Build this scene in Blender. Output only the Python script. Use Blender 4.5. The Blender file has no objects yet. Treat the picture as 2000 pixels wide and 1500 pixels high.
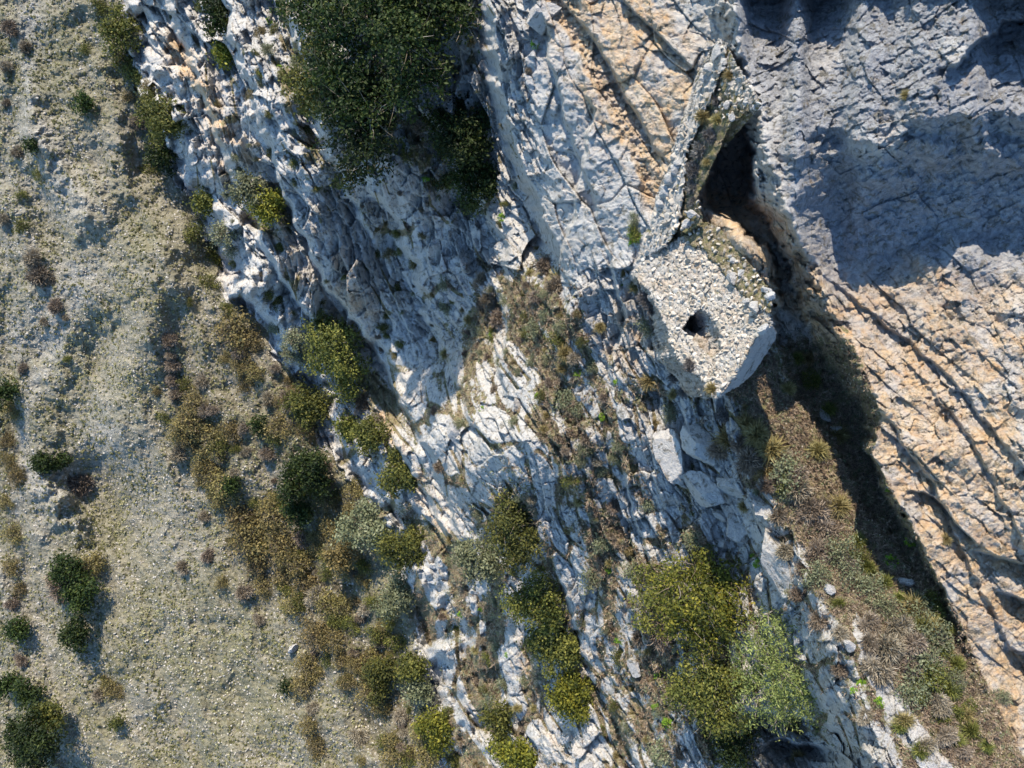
import bpy, math, random
import numpy as np
from mathutils import Vector, Matrix
C = bpy.context.scene.collection
SC = bpy.context.scene
rnd = random.Random(7)
RNG = np.random.default_rng(11)

# ------------------------------------------------------------------ camera, light
CAMZ = 75.0
F = 1333.3                      # focal length in pixels of a 2000 px wide picture
cam_d = bpy.data.cameras.new('camera'); cam = bpy.data.objects.new('camera', cam_d); C.objects.link(cam)
cam_d.sensor_width = 36.0; cam_d.lens = 24.0; cam_d.clip_end = 1000.0; cam_d.clip_start = 0.1
cam.location = (0, 0, CAMZ); cam.rotation_euler = (0, 0, 0)
SC.camera = cam
SUN_EL = math.radians(37); SUN_AZ = math.radians(-14)      # azimuth clockwise from +Y (picture top)
world = bpy.data.worlds.new("World"); SC.world = world; world.use_nodes = True
wn = world.node_tree; wn.nodes.clear()
sky = wn.nodes.new('ShaderNodeTexSky'); sky.sky_type = 'NISHITA'; sky.sun_disc = False
sky.sun_elevation = SUN_EL; sky.sun_rotation = SUN_AZ; sky.altitude = 600; sky.ozone_density = 3.0; sky.air_density = 1.3
bg = wn.nodes.new('ShaderNodeBackground'); bg.inputs[1].default_value = 0.15; sky.dust_density = .6
wo = wn.nodes.new('ShaderNodeOutputWorld')
tint = wn.nodes.new('ShaderNodeMix'); tint.data_type = 'RGBA'; tint.blend_type = 'MULTIPLY'; tint.inputs[0].default_value = 1; tint.inputs[7].default_value = (.74, .94, 1.10, 1)
wn.links.new(sky.outputs[0], tint.inputs[6]); wn.links.new(tint.outputs[2], bg.inputs[0]); wn.links.new(bg.outputs[0], wo.inputs[0])
sl = bpy.data.lights.new('sun', 'SUN'); sl.energy = 4.6; sl.angle = math.radians(0.5); sl.color = (1.0, 0.895, 0.755)
so = bpy.data.objects.new('sun', sl); C.objects.link(so)
sd = Vector((math.sin(SUN_AZ)*math.cos(SUN_EL), math.cos(SUN_AZ)*math.cos(SUN_EL), math.sin(SUN_EL)))
so.rotation_euler = sd.to_track_quat('Z', 'Y').to_euler(); so.location = (0, 0, CAMZ+20)
SC.view_settings.view_transform = 'Standard'; SC.view_settings.look = 'None'
SC.view_settings.exposure = 0.93; SC.view_settings.gamma = 1

# ------------------------------------------------------------------ numpy noise
def sm(x): x = np.clip(x, 0, 1); return x*x*(3-2*x)
def hsh(ix, iy, seed):
    h = (ix.astype(np.uint32)*np.uint32(374761393) + iy.astype(np.uint32)*np.uint32(668265263) + np.uint32(seed*2246822519 % 4294967296))
    h = (h ^ (h >> np.uint32(13)))*np.uint32(1274126177)
    h = (h ^ (h >> np.uint32(16)))*np.uint32(2246822519)
    h = h ^ (h >> np.uint32(15))
    return h
def r01(ix, iy, seed): return (hsh(ix, iy, seed) & np.uint32(0xffffff)).astype(np.float32)/16777216.0
def perlin(x, y, seed=0):
    x = np.asarray(x, np.float32); y = np.asarray(y, np.float32)
    ix = np.floor(x).astype(np.int64); iy = np.floor(y).astype(np.int64)
    fx = x-ix; fy = y-iy
    ux = fx*fx*fx*(fx*(fx*6-15)+10); uy = fy*fy*fy*(fy*(fy*6-15)+10)
    def g(ox, oy):
        a = r01(ix+ox, iy+oy, seed)*6.2831853
        return np.cos(a)*(fx-ox)+np.sin(a)*(fy-oy)
    a = g(0, 0); b = g(1, 0); c = g(0, 1); d = g(1, 1)
    return (a+(b-a)*ux+(c-a)*uy+(a-b-c+d)*ux*uy)*1.5
def fbm(x, y, o=4, seed=0, gain=.5):
    r = 0; a = 1; f = 1
    for i in range(o): r = r+a*perlin(x*f+i*17.3, y*f-i*9.1, seed+i); a *= gain; f *= 2.03
    return r
def ridged(x, y, o=4, seed=0, gain=.5):
    r = 0; a = 1; f = 1
    for i in range(o): r = r+a*(1-2*np.abs(perlin(x*f+i*7.7, y*f+i*3.1, seed+i))); a *= gain; f *= 2.03
    return r
def worley(x, y, seed=0):
    """nearest cell: centre offset dx,dy, two distances and four random numbers of that cell"""
    x = np.asarray(x, np.float32); y = np.asarray(y, np.float32)
    ix = np.floor(x).astype(np.int64); iy = np.floor(y).astype(np.int64)
    f1 = np.full(x.shape, 9, np.float32); f2 = f1.copy(); bx = np.zeros_like(ix); by = np.zeros_like(iy)
    bdx = np.zeros_like(f1); bdy = np.zeros_like(f1)
    for oy in (-1, 0, 1):
        for ox in (-1, 0, 1):
            cx = ix+ox; cy = iy+oy
            dx = x-(cx+.15+.7*r01(cx, cy, seed)); dy = y-(cy+.15+.7*r01(cx, cy, seed+1))
            d = dx*dx+dy*dy
            n = d < f1
            f2 = np.where(n, f1, np.minimum(f2, d)); f1 = np.where(n, d, f1)
            bx = np.where(n, cx, bx); by = np.where(n, cy, by); bdx = np.where(n, dx, bdx); bdy = np.where(n, dy, bdy)
    return bdx, bdy, np.sqrt(f1), np.sqrt(f2), bx, by
def facets(s, t, cs, ct, seed, off=1., tilt=1., crack=.6, cw=.12, warp=.14, tb=0.):
    x = s/cs; y = t/ct
    w1 = perlin(x*1.3, y*1.3, seed+50)*warp; w2 = perlin(x*1.3+9, y*1.3+5, seed+51)*warp
    dx, dy, f1, f2, bx, by = worley(x+w1, y+w2, seed)
    h = off*(r01(bx, by, seed+3)-.5) + tilt*(dx*(r01(bx, by, seed+4)-.5) + dy*(r01(bx, by, seed+5)-.5+tb))*2
    return h - crack*(1-sm((f2-f1)/cw))

# ------------------------------------------------------------------ terrain field (in pixels of a 2000 px picture, at distance D below the camera)
STEP = 1.5
U0, U1, V0, V1 = -200, 2200, -200, 1700
EXT = np.cumsum(3*1.45**np.arange(16)); NX = len(EXT)        # coarse ground running on beyond the detailed part
def axis(a, b):
    m = np.arange(a, b, STEP); return np.concatenate([a-EXT[::-1], m, m[-1]+EXT]).astype(np.float32)
us = axis(U0, U1); vs = axis(V0, V1)
U, V = np.meshgrid(us, vs)
def curve(v, pts):
    p = np.array(pts, float); return np.interp(v, p[:, 0], p[:, 1]).astype(np.float32)
FOOT = [(-300, 165), (0, 240), (200, 292), (330, 345), (450, 400), (560, 445), (640, 520), (760, 600), (860, 640), (930, 690), (1000, 745), (1100, 785), (1250, 830), (1400, 870), (1500, 885), (1800, 960)]
WL = [(-300, 1330), (100, 1400), (220, 1437), (300, 1450), (400, 1466), (470, 1505), (530, 1543), (586, 1555), (650, 1578), (703, 1612), (760, 1638), (811, 1675), (870, 1688), (960, 1725), (1000, 1745), (1100, 1800), (1150, 1832), (1300, 1898), (1450, 1972), (1500, 1998), (1800, 2150)]
WR = [(-300, 1390), (100, 1455), (220, 1487), (300, 1505), (400, 1540), (460, 1572), (530, 1600), (586, 1625), (650, 1665), (703, 1683), (760, 1702), (811, 1722), (850, 1712), (880, 1702), (960, 1742), (1000, 1768), (1100, 1818), (1150, 1845), (1300, 1912), (1450, 1985), (1500, 2010), (1800, 2165)]
foot = curve(V, FOOT); wl = curve(V, WL); wr = curve(V, WR)
w_edge = perlin(U/70, V/70, 5)*14 + perlin(U/22, V/22, 6)*6
w_foot = perlin(U/60, V/60, 7)*22 + perlin(U/20, V/20, 8)*9
q = U-foot
D = np.interp(q+w_foot*np.exp(-(q/200)**2), [-900, -350, -120, 0, 40, 130, 260, 420, 600, 800, 1050, 1400, 1900], [70, 62, 58.5, 56, 51, 45.5, 38.5, 31.5, 27.5, 25, 22.8, 20.3, 18]).astype(np.float32)

def gauss(u, v, su, sv, rot=0):
    a = math.radians(rot); x = (U-u)*math.cos(a)+(V-v)*math.sin(a); y = -(U-u)*math.sin(a)+(V-v)*math.cos(a)
    return np.exp(-(x/su)**2-(y/sv)**2)
def soft(a, width):
    n = max(3, int(width/STEP)); k = np.hanning(n+2)[1:-1]; k /= k.sum()
    return np.convolve(np.pad(a, (n, n), 'edge'), k, 'same')[n:-n]
def soft1(x, px, py, width=130): return soft(np.interp(x, px, py, left=0, right=0), width).astype(np.float32)
def soft0(x, px, py): return soft(np.interp(x, px, py), 40).astype(np.float32)
def scarp(pts, w=10, L=120, wob=8, seed=1):
    """edge given as (v, u, drop): the ground on its left falls by drop and climbs back over L"""
    global D
    p = np.array(pts, float); dr = soft1(vs, p[:, 0], p[:, 2])[:, None]
    xl = soft0(vs, p[:, 0], p[:, 1])[:, None] + perlin(U/45, V/45, seed)*wob + perlin(U/15, V/15, seed+9)*wob*.35
    d = xl-U
    D = D + (dr*sm((d+w*.5)/w)*np.exp(-np.clip(d, 0, None)/L)).astype(np.float32)
def shelf(pts, w=10, L=120, wob=8, seed=1):
    """edge given as (u, v, drop): the ground below it (picture down) falls by drop and climbs back over L"""
    global D
    p = np.array(pts, float); dr = soft1(us, p[:, 0], p[:, 2], 35)[None, :]
    yl = soft0(us, p[:, 0], p[:, 1])[None, :] + perlin(U/45, V/45, seed)*wob + perlin(U/15, V/15, seed+9)*wob*.35
    d = V-yl
    D = D + (dr*sm((d+w*.5)/w)*np.exp(-np.clip(d, 0, None)/L)).astype(np.float32)

# large hollows and spurs of the cliff
D += 9.0*gauss(810, 590, 230, 200, 60) + 3.5*gauss(930, 330, 110, 190, -12) + 2.5*gauss(700, 780, 80, 130, -30)
D -= 4.0*gauss(960, 900, 150, 260, -20) + 2.5*gauss(560, 200, 110, 260, -25)
D += 3.0*gauss(380, 420, 70, 200, -25) + 1.5*gauss(720, 150, 160, 150)
scarp([(-300, 930, 5), (0, 950, 5), (100, 955, 5), (250, 985, 4.5), (400, 1040, 4), (490, 1080, 2.5), (560, 1100, 0)], 30, 260, 10, 21)
scarp([(380, 930, 0), (480, 990, 2), (640, 990, 3), (720, 975, 2), (790, 990, 0)], 12, 120, 8, 22)
scarp([(-100, 850, 0), (0, 870, 2.5), (130, 900, 2.5), (200, 880, 0)], 12, 80, 5, 23)
scarp([(200, 640, 0), (330, 700, 2.5), (460, 790, 3), (600, 830, 2.5), (760, 900, 2), (900, 950, 0)], 16, 130, 14, 24)
scarp([(-300, 520, 4), (0, 560, 4), (150, 590, 4), (300, 640, 3), (450, 720, 1.5), (520, 760, 0)], 20, 150, 16, 25)
scarp([(-300, 380, 3), (0, 430, 3), (200, 500, 3.5), (400, 560, 4), (560, 640, 3.5), (700, 760, 2), (780, 800, 0)], 16, 120, 14, 26)
scarp([(-300, 300, 2), (0, 330, 2.5), (200, 400, 3), (380, 470, 3), (560, 560, 3.5), (650, 620, 2.5), (750, 700, 0)], 14, 80, 12, 27)
scarp([(600, 680, 0), (700, 740, 4), (800, 790, 4), (900, 850, 3), (1000, 880, 2.5), (1100, 900, 0)], 14, 110, 12, 28)
scarp([(800, 740, 0), (900, 790, 2), (1050, 880, 2), (1200, 900, 1.2), (1400, 960, 1.5), (1600, 1000, 1.5)], 12, 60, 10, 29)
scarp([(1000, 1000, 0), (1060, 1040, 1.2), (1180, 1110, 1.5), (1280, 1140, 2.2), (1400, 1200, 1.8), (1600, 1290, 1.5)], 10, 70, 10, 30)
scarp([(850, 1200, 0), (900, 1215, .9), (1000, 1235, .9), (1100, 1270, .5), (1150, 1280, 0)], 8, 60, 8, 31)
shelf([(1440, 1400, 0), (1470, 1390, 3), (1560, 1400, 3.5), (1640, 1430, 3), (1720, 1500, 2.4), (1800, 1580, 2)], 16, 140, 8, 32)
shelf([(1480, 1465, 0), (1520, 1440, 2), (1700, 1490, 1.5)], 10, 90, 8, 33)
# ledge ground in front of the ruin
lw = sm((U-1330-w_edge-(V-780)*.35)/160)*sm((V-560)/220)
gD = np.interp(V, [500, 800, 1000, 1120, 1250, 1500, 1800], [24.4, 24.0, 23.1, 22.1, 20.7, 19.6, 18.8]).astype(np.float32)
D = D*(1-lw)+gD*lw
# the great wall on the right
wall = 18.9 - sm((U-wr)/650)*3.4 + 0*V
wall += np.interp(V, [-300, 0, 300, 700, 1100, 1500, 1800], [1.6, 1.0, 0, .45, .35, .3, .2]).astype(np.float32)
wall += np.interp(V, [800, 1100, 1300, 1500, 1800], [0, .7, 1.2, 1.0, .6]).astype(np.float32)*sm(1-(U-wr)/1100)
vt = curve(U, [(1400, 150), (1480, 300), (1540, 330), (1600, 262), (1660, 262), (1720, 285), (1800, 240), (1860, 215), (1920, 230), (2000, 222), (2330, 200)])
dv = V-vt-perlin(U/60, V/60, 41)*22-perlin(U/18, V/18, 42)*8
hol = np.interp(dv, [-60, -10, 30, 130, 230, 430, 800], [0, .12, .7, 2.1, 2.5, 1.1, 0]).astype(np.float32)*sm((U-1500)/150)
wall += hol*np.interp(U, [1500, 1700, 1850, 2330], [.75, .95, 1.05, 1.1])
# unseen rock rim past the top edge, shaped to cast fingers of shade
def bay(cx, v0, v1, hw, dep):
    return dep*sm((hw-np.abs(U-cx-perlin(U/30, V/30, 43)*8-(V-v0)*.1))/14)*sm((V-v0)/30)*sm((v1-V)/120)
yl0 = -25+perlin(U/60, V/60, 143)*14+perlin(U/20, V/20, 144)*5
dr0 = soft1(us, [1440, 1465, 1520, 1548, 1562, 1585, 1640, 1672, 1690, 1735, 1790, 1900, 1935, 2000, 2200], [0, 1.5, 1.9, .7, .5, 1.7, 1.4, .4, .3, .7, .3, .3, 1.2, 1.6, 1.5], 18)[None, :]
d0 = V-yl0
wall += dr0*sm(d0/14)*np.exp(-np.clip(d0, 0, None)/420)
ewp = fbm(U/50, V/50, 3, 46)*10+fbm(U/14, V/14, 2, 47)*5
e = sm((U-wl+w_edge*.5+ewp)/np.maximum(wr-wl, 14))
e2 = sm((U-wl+w_edge*.5)/np.maximum((wr-wl)*1.5, 14))
top = sm((260-V)/110)            # above the cleft the wall grows out of the yellow rock
pre = D.copy()
pre = pre - top*0.0
D = D*(1-e)+wall*e
# the cleft and cave between the ruin and the wall
cl = sm((V-190)/40)
band = curve(V, [(190, 1450), (236, 1432), (330, 1430), (400, 1420), (440, 1475), (500, 1520), (560, 1535), (650, 1550), (760, 1600), (860, 1660), (1000, 1720), (1150, 1820)])
bw = curve(V, [(190, 12), (236, 22), (330, 40), (400, 50), (440, 22), (500, 15), (560, 18), (650, 34), (760, 50), (860, 35), (1000, 22), (1150, 10)])
bd = curve(V, [(190, 0), (236, 3.4), (330, 4.3), (380, 3.5), (430, 1.6), (520, 1.5), (650, 1.2), (760, .8), (900, .8), (1100, .3), (1150, 0)])
cwp = fbm(U/40, V/40, 3, 44)*14+fbm(U/12, V/12, 2, 45)*4
g = np.exp(-np.abs((U+cwp-band)/bw)**6)
D = D + g*bd*(1-.0*e)
D -= 2.3*gauss(1455, 490, 34, 75, -38)*(1-g)
# ribs and ledges of the right wall
def wsc(pts, w, L, seed):
    scarp([(v, u, d*.38) for (u, v, d) in pts], w, L*.7, 10, seed)
wsc([(1715, 800, 0), (1740, 830, .9), (1790, 900, 1.1), (1835, 965, .9), (1880, 1080, .8), (1930, 1180, .8), (1990, 1290, .9), (2060, 1420, .8)], 9, 60, 51)
wsc([(1590, 520, 0), (1650, 570, .7), (1740, 640, .9), (1850, 730, .9), (1950, 850, .8), (2040, 960, .8), (2200, 1150, 0)], 10, 70, 52)
wsc([(1760, 700, 0), (1840, 790, .5), (1900, 860, .7), (1960, 980, .7), (2040, 1130, .7)], 8, 60, 53)
shelf([(1770, 965, 0), (1800, 965, .6), (1830, 975, .6), (1890, 1050, .6), (1930, 1080, 0)], 5, 40, 9, 56)
shelf([(1900, 1075, 0), (1925, 1080, .7), (1990, 1100, .8), (2100, 1130, .8)], 7, 50, 5, 57)
shelf([(1940, 1150, 0), (1975, 1165, 1.0), (2100, 1190, 1.0)], 7, 70, 5, 58)
shelf([(1960, 1260, 0), (2000, 1280, .8), (2100, 1320, .8)], 7, 60, 5, 59)
shelf([(1820, 150, 0), (1880, 110, .8), (1960, 50, 1.3), (2100, -20, 1.5)], 14, 140, 14, 60)
# yellow slabs left of the rampart, divided by long joints
scarp([(-300, 960, 0), (-60, 1040, 0.44), (60, 1150, 0.50), (200, 1225, 0.50), (300, 1290, 0.39), (330, 1320, 0)], 8, 45, 6, 61)
scarp([(-200, 1180, 0.44), (0, 1215, 0.55), (70, 1290, 0.55), (130, 1350, 0.50), (160, 1385, 0)], 7, 45, 5, 62)
scarp([(-100, 990, .7), (30, 1060, .8), (120, 1075, .7), (250, 1110, .7), (400, 1165, .7), (480, 1160, 0)], 9, 60, 8, 63)
scarp([(130, 1130, 0), (220, 1160, .6), (330, 1130, .7), (420, 1120, .6), (520, 1090, .5), (600, 1110, 0)], 9, 60, 8, 64)
scarp([(450, 1185, 0), (560, 1200, .8), (620, 1225, .9), (720, 1190, .5), (780, 1200, 0)], 9, 50, 6, 65)

# ---- fine relief
MPX = D/F                                        # metres per pixel here
hill = sm(-(q+w_foot)/30)
wallm = sm((U-wr+10+w_edge*.4)/25)*(1-hill)
led = lw*(1-wallm)*sm((U-1380-w_edge-(V-780)*.5)/60)
th = math.radians(68)
s1 = U*math.cos(th)+V*math.sin(th); t1 = -U*math.sin(th)+V*math.cos(th)     # along / across the strata
t1 = t1 + fbm(U/300, V/300, 2, 71)*30
th2 = math.radians(44)
s2 = U*math.cos(th2)+V*math.sin(th2); t2 = -U*math.sin(th2)+V*math.cos(th2)
mid = np.clip(1-hill-wallm, 0, 1)
low = mid*sm((V-560+(U-1000)*.1)/260)              # lower cliff: white ribs with plants between
up = mid-low
rib = fbm(s1/150, t1/46, 4, 73, .5)
rib2 = fbm(s1/90, t1/17, 3, 74)
dxx, dyy, f1_, f2_, _, _ = worley(s1/120+.12*perlin(s1/70, t1/30, 172), t1/38+.3*perlin(s1/120, t1/60, 173), 171)
gap = 1-sm((f2_-f1_-.04)/.16); gap2 = sm(.5+.9*perlin(U/80, V/80, 174)+.3*perlin(U/25, V/25, 175))
A = 4.5*rib + 1.2*rib2 - 7*gap*gap2
A = A + facets(s1, t1, 74, 44, 75, 20, 17, 2, .08, tb=.3)
A = A + facets(s1, t1, 32, 17, 76, 8, 9, 1.8, .14, tb=.4)
A = A + facets(s1, t1, 15, 7, 77, 2.2, 3, .8, .2) + fbm(U/6, V/6, 2, 78)*.8
Bm = 6*fbm(s1/240, t1/80, 3, 81) + facets(s1, t1, 120, 62, 82, 28, 24, 1.2, .06, tb=.35)
Bm = Bm + facets(s1, t1, 44, 26, 83, 15, 13, 1.0, .1, tb=.35) + facets(s1, t1, 20, 10, 84, 5.5, 6, .8, .18, tb=.4) + fbm(U/7, V/7, 3, 85)*1.3
# bedding of the big hollow: stacked curved shelves
strip_u = curve(V, [(-100, 1060), (30, 1110), (120, 1165), (200, 1205), (300, 1262), (420, 1290), (480, 1230)])
str_m = sm((34-np.abs(U-strip_u-perlin(U/30, V/30, 145)*10))/16)*sm((430-V)/60)
slab = sm((U-1000-(V*.1))/60)*sm((560-V)/90)
C1 = 6*fbm(s1/200, t1/70, 3, 86) + facets(s1, t1, 200, 70, 87, 14, 16, 3, .05) + facets(U, V, 42, 34, 88, 3, 4.5, .8, .1) + fbm(U/14, V/14, 4, 89)*2.2 + str_m*(facets(U, V, 10, 9, 146, 5, 4, 1.5, .2)-9)
a30 = math.radians(-28)
s3 = U*math.cos(a30)+V*math.sin(a30); t3 = -U*math.sin(a30)+V*math.cos(a30)
W1 = facets(s3, t3, 130, 90, 91, 10, 12, 1, .04) + facets(s3, t3, 34, 20, 92, 6, 7, .9, .12)*(.5+sm(.5+fbm(U/90, V/90, 2, 193))) + facets(s3, t3, 14, 10, 93, 3, 4.2, .7, .2) + fbm(U/9, V/9, 3, 94)*1.6
W2 = facets(s2, t2, 190, 60, 95, 7, 9, 1.5, .05) + (facets(s2, t2, 46, 30, 96, 9, 10, 1.3, .1) + facets(s3, t3, 17, 12, 97, 4.5, 5.5, .9, .2))*(.6+.7*sm(.5+fbm(U/90, V/90, 2, 194))) + fbm(U/9, V/9, 3, 98)*1.5
wlo = sm((V-480-perlin(U/90, V/90, 99)*60)/140)
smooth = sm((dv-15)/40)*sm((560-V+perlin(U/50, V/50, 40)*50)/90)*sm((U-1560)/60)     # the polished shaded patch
W = (W1*(1-wlo)+W2*wlo)*(1-.3*smooth)
H = ridged(s1/420, t1/110, 2, 104)*16 + fbm(U/90, V/90, 3, 101)*12 + fbm(U/22, V/22, 3, 102)*4.0 + facets(U, V, 9, 7, 103, 2.2, 2.0, .8, .25)
cmix = (1-slab)*up; slb = slab*up
rel = low*A + cmix*Bm + slb*C1 + wallm*W + hill*H
rel = rel*(1-led*.75) + led*(fbm(U/80, V/80, 3, 105)*5+facets(U, V, 14, 11, 106, 2, 2, .5, .25))
steep = g*cl
rel = rel + (e*(1-e)*4)*(facets(s2, t2, 60, 14, 107, 10, 10, 2, .12)+facets(U, V, 20, 14, 108, 4, 5, 1, .15))
blk = sm((V-1380-(U-1440)*.30)/25)*sm((U-1430)/30)*sm((1760-U)/60)
rel = rel + blk*(facets(s2, t2, 55, 28, 109, 26, 20, 4, .1)+facets(s2, t2, 20, 12, 110, 8, 8, 1, .12))
rel = rel*np.where(hill > .5, .8, 1.3-.35*wallm)
D = D - rel*MPX
ribn = rib
# soft rocks of the hillside outcrops
for (u, v, su, sv, r, h) in ((95, 960, 38, 60, -20, 2.6), (140, 1010, 30, 55, -30, 2.2), (85, 300, 22, 90, -10, 1.3), (120, 360, 30, 90, -25, 1.2), (60, 240, 18, 60, 0, 1.0), (250, 560, 60, 160, 25, 1.0), (120, 760, 60, 90, 30, .8), (180, 400, 40, 130, 25, 1.2)):
    D -= h*gauss(u, v, su, sv, r)*(.8+.3*fbm(U/30, V/30, 3, 110))
D += 3.4*gauss(195, 965, 62, 120, -18) + 2.0*gauss(185, 700, 50, 120, 20) + 1.6*gauss(100, 440, 40, 140, -20) - 1.6*gauss(290, 640, 50, 220, 15) + 1.2*gauss(560, 1080, 90, 160, -20)

def lookup(arr, u, v):
    x = (u-U0)/STEP; y = (v-V0)/STEP
    x = NX+min(max(x, 0), arr.shape[1]-2*NX-1.001); y = NX+min(max(y, 0), arr.shape[0]-2*NX-1.001)
    ix = int(x); iy = int(y); fx = x-ix; fy = y-iy
    return float(arr[iy, ix]*(1-fx)*(1-fy)+arr[iy, ix+1]*fx*(1-fy)+arr[iy+1, ix]*(1-fx)*fy+arr[iy+1, ix+1]*fx*fy)
def pt(u, v, d): return Vector(((u-1000)/F*d, (750-v)/F*d, CAMZ-d))
def ground(u, v, lift=0.0): return pt(u, v, lookup(D, u, v)-lift)
def mpp(u, v): return lookup(D, u, v)/F

X = (U-1000)/F*D; Y = (750-V)/F*D; Z = CAMZ-D
# ---- what the surface is made of: R ochre, G soil, B dark lichen plus painted shade of the wall hollow, A stone brightness
och = np.zeros_like(D)
def blob(arr, u, v, su, sv, r, a): arr += a*gauss(u, v, su, sv, r)
for a in ((1180, 130, 60, 200, -28, 1.2), (1260, 240, 40, 120, -30, 1.0), (1300, 120, 60, 120, -28, .8), (1240, 60, 60, 80, -30, .7), (1200, 20, 90, 60, 0, .5), (1440, 440, 55, 70, -30, 1.3), (1480, 540, 45, 60, -30, 1.2), (1225, 660, 50, 60, 0, .5),
          (1660, 720, 60, 110, -25, .9), (1750, 620, 130, 90, 20, 1.2), (1850, 600, 120, 80, 0, 1.0), (1750, 740, 90, 80, 0, .6), (1900, 1000, 130, 160, -25, 1.1), (1950, 1200, 110, 180, -25, 1.2), (1700, 560, 90, 60, 0, 1.1), (1620, 620, 60, 90, 0, .8), (1780, 830, 110, 110, -25, .9), (1900, 800, 130, 110, 0, .6), (1960, 1400, 80, 120, -25, .9), (1860, 1060, 60, 90, -30, .8), (1980, 650, 80, 80, 0, .7), (1840, 860, 60, 60, 0, .5), (1790, 560, 120, 40, 0, .5), (1990, 1150, 70, 90, 0, .6),
          (390, 170, 24, 140, -26, .5), (430, 280, 22, 110, -26, .5), (330, 60, 20, 90, -20, .3), (500, 330, 20, 90, -26, .5), (545, 460, 16, 80, -26, .6), (700, 600, 40, 80, -30, .4), (760, 830, 18, 70, -20, .9), (850, 1000, 25, 70, -28, .6), (1040, 1330, 14, 90, -20, .8), (900, 700, 60, 60, 0, .2), (1720, 380, 40, 20, 0, .4), (1650, 430, 60, 40, 0, .35), (1130, 1250, 20, 70, -20, .2)):
    blob(och, *a)
och = och*(.25+1.25*sm(fbm(s2/70, t2/35, 4, 121)*.9+.5)) + .12*sm(fbm(U/160, V/160, 4, 122)+.2)
och += 1.0*str_m; och += 3.2*e*(1-e)*sm((V-380)/60)+1.2*gauss(1450, 480, 50, 90, -35)
och = np.clip(och*1.2, 0, 1)*(1-hill)
soil = np.zeros_like(D)
for a in ((1060, 570, 55, 110, 0, 1.1), (960, 620, 45, 90, 0, .9), (1080, 720, 60, 90, 0, 1.0), (1140, 850, 60, 120, -15, .9), (1150, 1000, 50, 160, -18, .6), (1190, 1130, 60, 120, -20, .5), (1280, 1420, 90, 80, -10, .85), (1240, 1320, 60, 90, -10, .8), (1330, 1250, 90, 140, 0, .7), (1330, 1100, 70, 60, 0, .7),
          (880, 1180, 50, 160, -20, .5), (960, 1250, 60, 160, -20, .4), (900, 1380, 60, 160, -15, .45), (920, 760, 60, 60, 0, .5), (860, 680, 30, 60, -10, .7), (1300, 760, 60, 40, -20, .5), (560, 60, 50, 140, -15, .5), (590, 200, 45, 90, -15, .5), (820, 290, 60, 60, 0, .7), (900, 340, 60, 60, 0, .7), (1245, 450, 15, 50, 0, 1.0), (720, 790, 40, 70, -25, .9), (620, 330, 60, 60, 0, .25), (700, 430, 90, 50, 30, .3), (550, 430, 20, 60, -25, .6), (1000, 1050, 90, 60, 0, .5), (1060, 60, 50, 20, 50, .4)):
    blob(soil, *a)
hollow = sm((.15-rib)/.5)
soil = np.clip(soil, 0, 1.3)*(.5+.9*hollow)*(.6+.7*sm(fbm(U/30, V/30, 3, 123)+.5))*mid
soil = soil + low*.38*sm((-.05-rib)/.3) 
soil = np.clip(np.maximum(soil, led*(.9+.25*fbm(U/50, V/50, 3, 124))), 0, 1)*(1-wallm)
soil = np.maximum(soil, np.clip(low*gap*gap2*1.1, 0, 1)*(1-wallm))
soil = np.maximum(soil, .75*up*(1-slb)*gap*sm(perlin(U/60, V/60, 176)*1.5+.1)*(1-wallm))
soil *= 1-slb*.8
soil = np.where((V > 1395+(U-1450)*.35) & (U > 1440) & (U < 1800), soil*.25, soil)
wstrip = curve(V, [(1000, 1640), (1150, 1680), (1200, 1670), (1300, 1700), (1400, 1760), (1500, 1830), (1700, 1900)])
ww = curve(V, [(1000, 0), (1180, 0), (1220, 14), (1300, 22), (1380, 32), (1500, 38), (1700, 40)])
soil *= 1-sm((ww-np.abs(U-wstrip-perlin(U/20, V/20, 14)*8))/8)
lich_shade = np.clip(wallm*sm(fbm(U/120, V/120, 4, 125)*.9+.95-.0010*(V-200))*sm((760-V)/300), 0, 1)
lich_shade = np.maximum(lich_shade, slb*.25*sm(fbm(U/50, V/50, 4, 126)+.3))
lich_shade = np.clip(np.maximum(lich_shade, smooth*wallm), 0, 1)  # full grey over the wall hollow, putting its shade into the colour

outc = np.zeros_like(D); belt = np.zeros_like(D)
for a in ((60, 60, 30, 60, 0, .8), (55, 130, 14, 90, 0, .9), (90, 290, 30, 90, -25, .9), (130, 380, 40, 70, -25, .7), (95, 940, 40, 60, -20, 1.0), (120, 590, 50, 60, 30, .8), (100, 690, 30, 110, 20, .9), (40, 880, 16, 200, 5, .6), (200, 850, 60, 60, 0, .6), (30, 650, 30, 60, 0, .7), (150, 540, 60, 30, 0, .6), (20, 400, 60, 120, 0, .4)):
    blob(outc, *a)
for a in ((350, 740, 40, 110, -15, .7), (400, 850, 60, 110, -15, .8), (470, 690, 50, 50, 0, .6), (540, 820, 70, 90, 0, .8), (610, 960, 70, 100, -20, 1.0), (540, 1070, 90, 80, 0, 1.0), (640, 1130, 80, 80, 0, .8), (730, 1330, 60, 120, -10, .9), (640, 1250, 60, 60, 0, .6), (790, 1440, 50, 70, 0, .7), (20, 950, 22, 300, -5, .6), (275, 190, 20, 90, -25, .6)):
    blob(belt, *a)
outc = np.clip(outc*(.5+.9*sm(.5+fbm(U/25, V/25, 3, 127))), 0, 1); belt = np.clip(belt*(.4+.9*sm(.5+fbm(U/35, V/35, 3, 128))), 0, 1)
och = np.where(hill > .5, outc, och).astype(np.float32); soilh = np.where(hill > .5, belt, soil).astype(np.float32)
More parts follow.
